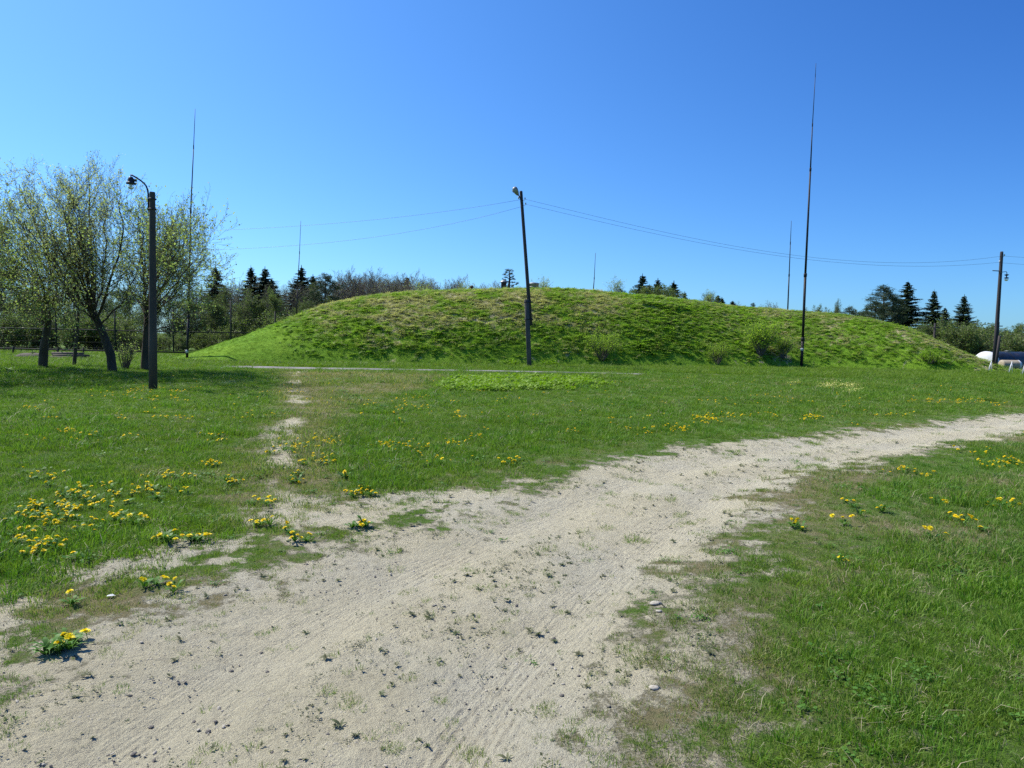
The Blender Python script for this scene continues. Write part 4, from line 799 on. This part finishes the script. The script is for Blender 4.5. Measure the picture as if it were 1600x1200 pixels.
near_tree('broad leafy tree with green foliage hanging low, far left of the row', 3, (66, 568), 29.5, [(67, 545), (70, 515), (72, 490)],
    [([(71, 495), (60, 440), (40, 380), (18, 330)], .09, .4), ([(71, 490), (80, 430), (74, 370), (60, 320)], .09, -1.0), ([(70, 505), (40, 475), (5, 450), (-30, 430)], .08, .8), ([(70, 510), (95, 475), (110, 440), (118, 400)], .07, -.8), ([(70, 500), (50, 450), (0, 400), (-40, 370)], .08, -.5), ([(70, 505), (88, 485), (98, 480), (106, 490)], .04, -.5)], M['cherry'], .16, lowc, .07, .9)
near_tree('dense leafy tree cut by the left picture edge', 4, (-45, 572), 28, [(-44, 545), (-40, 510), (-38, 490)],
    [([(-38, 495), (-20, 430), (0, 370), (12, 325)], .1, .4), ([(-40, 490), (-50, 420), (-55, 350), (-50, 300)], .1, -.5), ([(-38, 505), (0, 480), (30, 460), (50, 445)], .07, -.6), ([(-40, 500), (-80, 450), (-110, 390), (-120, 330)], .09, .5), ([(-38, 500), (-10, 450), (20, 410), (38, 385)], .07, .8)], M['cherry'], .18, lowc, .075, 1.0)
near_tree('unseen leafing tree added outside the left picture edge to shade the lawn', 6, (-190, 595), 22.5, [(-190, 550), (-188, 510), (-186, 490)],  # unseen tree added beyond the frame so its shadow falls on the lawn
    [([(-186, 495), (-200, 430), (-210, 370), (-215, 300)], .1, .4), ([(-186, 490), (-160, 430), (-130, 380), (-110, 330)], .1, -.5), ([(-186, 500), (-150, 470), (-110, 450), (-80, 430)], .08, -1.2), ([(-186, 500), (-230, 460), (-260, 420), (-280, 380)], .08, .6)], M['cherry'], .16, lowc, .085, 1.1)
near_tree('slim leafing sapling between the leaning trunk and the left trunk', 5, (115, 566), 31, [(117, 530), (118, 490)], [([(118, 500), (112, 440), (100, 390)], .05, .4), ([(118, 510), (128, 460), (138, 420)], .04, -.4), ([(118, 520), (100, 480), (85, 450)], .04, .5)], M['cherry'], .07, near, .065, 1.2)
# shrubs
def shrub_t(seed, n, H, spread, leaf, k1=4, k2=3, up=.08):
    tr = Tree(seed); cf = dict(seg=[4, 3, 2], jit=[.1, .16, .2], up=[up, up*.6, 0], tap=.3, rmin=.0025, k=[k1, k2], t0=[.3, .2], ang=[.5, .6], lr=[.4, .5], leaf=leaf, sp=.07)
    for i in range(n):
        a = tr.r.rand()*2*PI; s_ = spread*tr.r.rand()**.7; tr.grow(np.array([math.cos(a)*s_*.15, math.sin(a)*s_*.15, -.1]), np.array([math.cos(a)*s_, math.sin(a)*s_, 1.]), H*(.65+.45*tr.r.rand()), .018, 0, cf)
    return tr
def shrub(label, seed, px, py, Y, H, spread, n, leaf, lm, size=.06, wd=.35, bark='twig', k1=7, k2=4, cat='shrub', name='shrub', group=None):
    p = hit(px, py); Y = p.y; z = surf(p.x, Y); return plant(name, shrub_t(seed, n, H, spread, leaf, k1, k2), Vector((p.x, Y, z)), M[bark], lm, size, wd, label, cat, group, 'stems', 'leaves')
shrub('thicket of suckers at the foot of the leaning trunk', 11, 195, 578, 27.3, 1.3, .5, 16, 1.2, M['cherry'], .05)
shrub('sparse green bush low on the mound, right of the leaning pole', 12, 940, 563, 38.8, 1.6, .9, 34, 3.8, M['shrubleaf'], .07, .3, 'twig')
shrub('little bush at the mound foot between the two larger bushes', 13, 1120, 568, 38.0, 1.2, .6, 20, 3.6, M['shrubleaf'], .06, .3, 'twig')
sb = shrub('big bright green bush on the mound left of the tallest mast', 14, 1188, 556, 39.6, 1.9, .7, 48, 5.0, M['shrubleaf'], .085, .34, 'birch')
shrub('grey half-bare bush just behind the bright green bush', 15, 1222, 560, 39.9, 1.35, .6, 30, 2.6, M['shrubleaf'], .07, .3, 'birch')
for i, (px, Y, H, lf) in enumerate(((790, 37.6, .35, 5), (848, 37.5, .35, 5))):
    shrub(('bright leafy weed clump left of the concrete stub', 'bright leafy weed clump right of the concrete stub')[i], 20+i, px+8, 572, 38.2, .38, 1.8, 26, 5, M['broad'], .09, .45, 'twig', 3, 2, 'plant', 'leafy_weed')
shrub('bright yellow-green weedy bush near the right foot of the mound', 24, 1452, 566, 44, .7, 1.4, 30, 5, M['broad'], .07, .4, 'twig', 4, 2)
for i, (px, H, lab) in enumerate(((845, 1.1, 'light green bush on the mound crest behind the zinc vent'), (725, .9, 'low leafing bush on the crest right of the empty stretch'), (962, 1.2, 'sparse pale sapling on the crest just right of the farthest mast'), (1110, .9, 'pale leafing bush on the crest above the small bush'), (660, 1.2, 'green leafing bush at the left end of the flat crest'), (1500, 1.0, 'low bush growing on the back of the mound at right'))):
    Y = 55 if px < 1400 else 58; p = at(px, 500, Y); z = surf(p.x, Y); plant('shrub', shrub_t(30+i, 22, H*1.15, .55, 2.0), Vector((p.x, Y, z)), M['birch'], M['cherry'], .07, .35, lab, 'shrub', None, 'stems', 'leaves')
# conifers and wood-edge trees as prototypes
def spruce_proto(seed, H=10., Rb=2.7, gap=.25):
    tr = Tree(seed); r = tr.r; tr.limb([(0, 0, -.3), (0, 0, H*.5), (0, 0, H)], .17, .015, 8); V = []; 
    h = .7
    while h < H-.1:
        f = (H-h)/H; n = 6+int(5*f); Lm = Rb*f**1.0*(.85+.35*r.rand()); a0 = r.rand()*6
        for j in range(n):
            a = a0+j*2*PI/n+r.randn()*.2; L = Lm*(.45+.75*r.rand())+.08; c, s = math.cos(a), math.sin(a); dr_ = .18+.25*f; base = np.array([0, 0, h+r.randn()*.14]); P = []
            for q in range(5): g = q/4; P.append(base+np.array([c*L*g, s*L*g, -dr_*L*g+.28*L*g*g]))
            tr.limb(P, .02, .006, 3)
            m = 5+int(L*9)
            for q in range(m):
                g = .12+.9*(q+r.rand())/m; i = min(int(g*4), 3); o = P[i]+(P[i+1]-P[i])*(g*4-i)
                for sd_ in (-1, 1):
                    w_ = (.16+.3*L*(1-g)*.45+.05)*(.7+.6*r.rand())*(.3+.7*min(1, f*3.5)); dv = np.array([c*.6-s*sd_, s*.6+c*sd_, -.35-.4*r.rand()+.5*r.rand()*(g > .8)]); dv = dv/np.linalg.norm(dv)*w_; e = np.array([c, s, -.6*r.rand()])*.055*(1+r.rand())
                    V += [o-e, o+e, o+dv+e*.4, o+dv-e*.3]
                if r.rand() < .6: dv = np.array([r.randn()*.06, r.randn()*.06, -.22*(.5+r.rand())]); e = np.array([-s, c, 0])*.05; V += [o-e, o+e, o+dv+e*.4, o+dv-e*.4]
        h += gap*(.75+.5*r.rand())*(.55+.45*f+.1)
    V += [(-.06, 0, H-.8), (.06, 0, H-.8), (.02, 0, H+.25), (-.02, 0, H+.25)]
    V = np.array(V, float).reshape(-1, 3); b = np.arange(len(V)//4)*4; k = (tr.mb.build('trunk', M['bark'], None, True, False).data, mk('crown', V, np.stack([b, b+1, b+2, b+3], -1), None, M['spruce'], link=False).data); return k+(H,)
def pine_proto(seed, H=9., Rb=2.2, low=.35, dens=1., cl=1.):
    tr = Tree(seed); r = tr.r; T = np.array([(0, 0, -.3), (.08, .02, H*.3), (-.05, .05, H*.6), (.05, 0, H*.92)]); tr.limb(T, .19, .03, 8); V = []
    for b_ in range(int(30*dens)):
        f = low+(1-low)*(b_/30/dens)+r.rand()*.02; h = f*H*.95; a = b_*2.4+r.randn()*.3; env = (math.sin(min(1, max(0, (f-low)/(1-low))*.78+.25)*PI)**.7) if cl == 1. else (1.02-f)**.8; L = Rb*env*(.6+.5*r.rand())+.2; c, s = math.cos(a), math.sin(a)
        P = [np.array([0, 0, h])]+[np.array([c*L*g, s*L*g, h+.12*L*g+.25*L*g*g*f])+r.randn(3)*.05 for g in (.35, .7, 1.)]; tr.limb(P, .045, .012, 4)
        for q in range(3+int(L*2.8)):
            g = (.35+.65*r.rand() if cl == 1. else .7+.3*r.rand()); i = min(int(g*3), 2); o = P[i]+(P[i+1]-P[i])*(g*3-i)+r.randn(3)*np.array([.2, .2, .1])*cl; n = 42 if cl == 1. else 26; d = r.randn(n, 3); d[:, 2] = np.abs(d[:, 2])*.8; d /= np.linalg.norm(d, axis=1, keepdims=True)
            st0 = o+r.randn(n, 3)*np.array([.16, .16, .07])*cl**1.5; dv = d*(.14+.1*r.rand(n))[:, None]*(.5+.5*cl); e = np.cross(d, r.randn(n, 3)); e = e/np.linalg.norm(e, axis=1, keepdims=True)*.016*(.4+.6*cl); V.append(np.stack([st0-e, st0+e, st0+dv+e*.4, st0+dv-e*.4], 1).reshape(-1, 3))
    V = np.vstack(V); b = np.arange(len(V)//4)*4; return tr.mb.build('trunk', M['bark'], None, True, False).data, mk('crown', V, np.stack([b, b+1, b+2, b+3], -1), None, M['pine'], link=False).data, H
def decid_proto(seed, H=8., leaf=3., k=(15, 6, 4), ang=.55, lm='midleaf', size=.11, up=.10, t0=.22, bark='bark', r0=.11, wl=.42, stems=1, rmin=.006):
    tr = Tree(seed); cf = dict(seg=[7, 4, 3, 2], jit=[.05, .12, .16, .2], up=[.03, up, up*.7, up*.4], tap=.15, rmin=rmin, k=list(k), t0=[t0, .15, .1], ang=[ang, .6, .6], lr=[wl, .42, .5], leaf=leaf, sp=.09)
    for s_ in range(stems): tr.grow(np.array([tr.r.randn()*.12*(stems > 1), tr.r.randn()*.12*(stems > 1), -.3]), np.array([tr.r.randn()*.2*(stems > 1), tr.r.randn()*.2*(stems > 1), 1.]), H*(1 if s_ == 0 else .85)*.97, r0/math.sqrt(stems), 0, cf)
    V, _, _ = tr.mb.arr(); hh = V[:, 2].max(); td = tr.mb.build('trunk', M[bark], None, True, False).data
    if tr.lp and leaf > 0: V, Q = tr.leaves(size, .4); cd = mk('crown', V, Q, None, M[lm], link=False).data
    else: cd = None
    return td, cd, hh
SPR = [spruce_proto(61), spruce_proto(62, 10, 2.2, .27), spruce_proto(63, 10, 3.2, .24)]
PIN = [pine_proto(71, dens=1.5), pine_proto(72, 8, 2.0, .2, 1.5)]; YPINE = pine_proto(73, 2.6, .95, .04, .75, .45)
MID = [decid_proto(81, 8, 4., (26, 9, 6), size=.11), decid_proto(82, 8, 5., (26, 9, 6), .5, size=.11, t0=.10), decid_proto(83, 7, 5.5, (24, 9, 6), .75, size=.12, t0=.06), decid_proto(84, 9, 2.4, (26, 9, 6), .45, size=.10, up=.14)]
BARE = [decid_proto(91, 9, .25, (26, 9, 5), .42, 'willow', .06, .18, .25, 'birch', .09, .34), decid_proto(92, 9, .35, (24, 9, 6), .5, 'willow', .06, .2, .3, 'birch', .08, .3), decid_proto(93, 8, .3, (22, 9, 5), .4, 'willow', .06, .2, .1, 'birch', .08, .36, 3)]
BUSH = [decid_proto(95, 3, 5, (10, 6, 4), .7, 'midleaf', .10, .06, .02, 'twig', .09, .6, 6), decid_proto(96, 3, 4, (10, 6, 4), .6, 'midleaf', .10, .06, .02, 'twig', .09, .55, 5)]
trr = random.Random(9)
def put(name, proto, px, pytop, Y, label, group=None, wide=1., top_h=None, cat='tree', zoff=0):
    p = at(px, pytop, Y); g0 = surf(p.x, Y)+zoff; s_ = (p.z-g0)/proto[2]
    o = empty(name, (p.x, Y, g0), label, cat, group, trr.uniform(0, 6.28)); o.scale = (s_*wide, s_*wide, s_)
    a_ = bpy.data.objects.new('stems' if cat == 'shrub' else 'trunk', proto[0]); C.objects.link(a_); a_.parent = o
    if proto[1]: b_ = bpy.data.objects.new('leaves' if cat == 'shrub' else 'crown', proto[1]); C.objects.link(b_); b_.parent = o
    return o
for px, py, Y, k, wd, lab in ((337, 417, 84, 0, 1., 'dark spruce nearest the left mast, in the wood behind the mound'), (392, 417, 92, 1, 1.1, 'slim spruce top, left one of the pair above the left slope'), (414, 419, 90, 2, 1., 'broad spruce, right one of the pair above the left slope'), (424, 436, 88, 0, 1., 'lower spruce hugging the right side of the pair'),
    (471, 417, 88, 2, .95, 'broad spruce immediately left of the flat-topped pine'), (489, 431, 90, 0, 1.1, 'dark spruce squeezed between the broad spruce and the pine'), (636, 433, 96, 2, 1., 'brownish spruce at the right end of the bare birches'),
    (1004, 430, 92, 2, .8, 'tallest spruce of the small group on the middle skyline'), (1028, 437, 94, 0, .9, 'middle spruce of the small group on the middle skyline'), (1015, 446, 90, 0, 1., 'low spruce between the two tall ones on the middle skyline'), (1053, 441, 94, 1, 1.1, 'right spruce of the small group on the middle skyline'), (1070, 457, 98, 1, .8, 'tiny spruce tip right of the middle skyline group'),
    (1122, 461, 100, 1, 1., 'left of two small spruce tips on the right part of the crest'), (1128, 466, 98, 0, 1., 'right of two small spruce tips on the right part of the crest'), (1145, 470, 98, 1, 1.2, 'lone tiny conifer tip between the two bushes on the crest'),
    (1419, 440, 72, 0, 1.1, 'tallest dark spruce of the right-hand row'), (1460, 454, 74, 2, .8, 'spruce second in the right-hand row, with a pointed crown'), (1477, 481, 70, 0, 1., 'small spruce in the gap of the right-hand row'), (1507, 462, 72, 2, .9, 'last spruce at the right end of the row, near the right pole')):
    put('spruce_tree', SPR[k], px, py, Y, lab, 'spruces on the skyline', wd*(1.75 if px < 1300 else 1.65)*(1.25 if 950 < px < 1150 else 1))
for px, py, Y, k, wd, lab in ((508, 425, 76, 0, 1.1, 'flat-topped pine standing above the left shoulder of the mound'), (1382, 443, 68, 0, 1.2, 'tall ragged pine at the left end of the right-hand row'), (1368, 468, 66, 1, 1.3, 'low pine in front of the tall ragged pine'), (1397, 462, 72, 1, 1.2, 'dark pine filling the gap beside the tallest spruce'), (970, 449, 70, 1, .9, 'tiny round pine on the crest left of the middle skyline group'), (1177, 472, 66, 1, .8, 'lone dwarf pine on the right part of the crest'), (1328, 477, 78, 1, 1.1, 'small pine on the skyline left of the right-hand row')):
    put('pine_tree', PIN[k], px, py, Y, lab, 'pines on the skyline', wd)
put('pine_tree', YPINE, 796, 419, 52.2, 'young pine right beside the rusty vent chimney on the crest', None, 1.)
grp = [('half-leafed green tree of the wood behind the left fence', 'trees of the left wood')]
for x0 in range(-130, 520, 22):                      # front row of the wood
    px = x0+trr.uniform(-8, 8); put('deciduous_tree', trr.choice(MID), px, trr.uniform(446, 472) - (18 if px < 120 else 0), trr.uniform(60, 66), 'half-leafed green tree, front row of the wood behind the fence', 'front row of the left wood', trr.uniform(.9, 1.25))
for x0 in range(-130, 520, 20):
    px = x0+trr.uniform(-10, 10); put('deciduous_tree', trr.choice(MID[3:]+BARE), px, trr.uniform(432, 450), trr.uniform(74, 84), 'taller half-leafed tree deeper in the left wood', 'back row of the left wood', trr.uniform(.9, 1.2))
for x0 in range(-125, 470, 19):
    px = x0+trr.uniform(-9, 9); put('shrub', trr.choice(BUSH), px, trr.uniform(484, 522), trr.uniform(54, 63), 'green undergrowth bush at the left wood edge', 'undergrowth of the left wood', trr.uniform(1.1, 1.8), cat='shrub')
for px in (352, 366, 384, 436, 448, 458): put('bare_birch_tree', trr.choice(BARE), px, trr.uniform(424, 446), trr.uniform(78, 90), 'grey bare tree sticking up between the left spruces', 'bare trees between the left spruces', trr.uniform(.8, 1.1))
for px in (524, 530, 537, 543, 550, 556, 562, 568, 575, 581, 588, 594, 600, 606, 613, 619, 625, 631, 640): put('bare_birch_tree', trr.choice(BARE), px, trr.uniform(418, 436), trr.uniform(78, 92), 'bare grey tree in the birch stand above the left shoulder', 'birch stand above the left shoulder', trr.uniform(1.1, 1.5))
for px in range(522, 644, 9): put('bare_birch_tree', trr.choice(BARE), px+trr.uniform(-3, 3), trr.uniform(424, 440), trr.uniform(96, 108), 'greyish bare tree farther back in the birch stand', 'far side of the birch stand', trr.uniform(1.4, 1.9))
for px in range(340, 524, 13): put('bare_birch_tree', trr.choice(BARE), px+trr.uniform(-4, 4), trr.uniform(432, 448), trr.uniform(92, 104), 'greyish bare tree deep behind the left spruces', 'bare trees deep behind the left spruces', trr.uniform(1.3, 1.8))
for px in (648, 658, 668, 675, 682, 689, 697, 704, 712, 720): put('bare_birch_tree', trr.choice(BARE), px, trr.uniform(430, 442), trr.uniform(82, 95), 'small bare tree top showing over the left half of the crest', 'bare tops over the crest', trr.uniform(1.1, 1.5))
for px, py in ((746, 436), (753, 431), (760, 434), (766, 440)): put('bare_birch_tree', BARE[2], px, py, 80, 'bare twiggy tree in the clump by the vent chimney', 'bare clump by the chimney', 1.2)
for px, py in ((1100, 458), (1108, 455), (1118, 462)): put('deciduous_tree', MID[3], px, py, 85, 'pale green tree top right of the middle spruces', 'pale tuft on the crest', .9)
for px, py, wd_ in ((997, 446, 1.3), (1021, 444, 1.2), (1062, 449, 1.3)): put('deciduous_tree', MID[2], px, py, 88, 'dark green tree filling the gaps of the middle skyline group', 'fill of the middle skyline group', wd_)
put('deciduous_tree', MID[0], 1040, 446, 86, 'green tree top between the spruces of the middle skyline group', None, 1.0)
for px in (1148, 1155, 1196, 1202, 1210): put('bare_birch_tree', BARE[1], px, trr.uniform(468, 474), 84, 'tiny bare sapling top on the right part of the crest', 'bare sapling tops on the crest', 1)
for px in (1256, 1270, 1283, 1297, 1310, 1340, 1354): put('deciduous_tree', trr.choice(MID), px, trr.uniform(474, 482), trr.uniform(85, 95), 'distant tree top on the skyline right of tallest mast', 'distant tops right of the tallest mast', 1.)
put('deciduous_tree', MID[3], 1312, 466, 80, 'slender pale green tree top rising over the right crest', None, .6)
for px, py, Y, k, wd, lab in ((1462, 492, 60, 1, 1.3, 'rounded dark green bush under the second spruce of the right row'), (1485, 500, 58, 0, 1.2, 'rounded green bush left of the shed'), (1512, 505, 57, 0, 1.2, 'bright green bush rising above the shed'), (1532, 498, 62, 1, 1.2, 'tall loose bush left of the right pole'), (1548, 510, 58, 1, 1.3, 'leafy bush directly behind the white tank end'), (1575, 505, 66, 0, 1.4, 'green bush behind the dark tank, right of the pole'), (1592, 518, 60, 0, 1.5, 'low green bush over the dark tank near the picture edge'), (1625, 512, 62, 1, 1.5, 'bush at the right picture edge'), (1440, 512, 62, 0, 1.2, 'green bush on the back slope under the tallest spruce'), (1660, 508, 66, 0, 1.5, 'leafy bush just outside the right end of the tank')):
    put('shrub', BUSH[k], px, py, Y, lab, 'bushes behind the right end of the mound', wd, cat='shrub')
for px in (1535, 1556, 1580, 1600, 1625, 1650): put('deciduous_tree', trr.choice(MID), px, trr.uniform(500, 515), trr.uniform(90, 110), 'distant green tree behind the tanks at right', 'distant trees behind the tanks', 1.6)
for px, pt, pb, Y, lab in ((1461, 505, 532, 58, 'small dark pole with a cross arm before the bushes, right of the mound'), (1560.5, 503, 560, 60, 'thin grey pole just behind the right utility pole')):
    a_ = at(px, pt, Y); o = empty('telegraph_pole', (a_.x, Y, surf(a_.x, Y)), lab, 'pole'); mb = MB(); mb.tube([(0, 0, -.2), (0, 0, a_.z-surf(a_.x, Y))], [.09, .07], 8); mb.build('pole', M['wood'], o, True)
    mb = MB(); hz_ = a_.z-surf(a_.x, Y)-.35; mb.tube([(-.35, 0, hz_), (.35, 0, hz_)], .04, 6); mb.build('cross_arm', M['wood'], o)

# repeats in rows: each label says where in its row the tree stands
rows = {}
for o in C.objects:
    if o.parent is None and o.get('group') and o.get('category') in ('tree', 'shrub'): rows.setdefault((o['group'], o['label']), []).append(o)
for (g, lab), os_ in rows.items():
    if len(os_) < 2: continue
    os_.sort(key=lambda o: o.location.x/o.location.y)
    for i, o in enumerate(os_):
        k = i+1; w_ = {1: 'leftmost', 2: 'second from left', 3: 'third from left', 4: 'fourth from left', 5: 'fifth from left', 6: 'sixth from left', 7: 'seventh from left'}.get(k, '%d%s from left' % (k, 'th' if 10 < k % 100 < 14 else {1: 'st', 2: 'nd', 3: 'rd'}.get(k % 10, 'th')))
        if k == len(os_): w_ = 'rightmost'
        o['label'] = lab+', '+w_
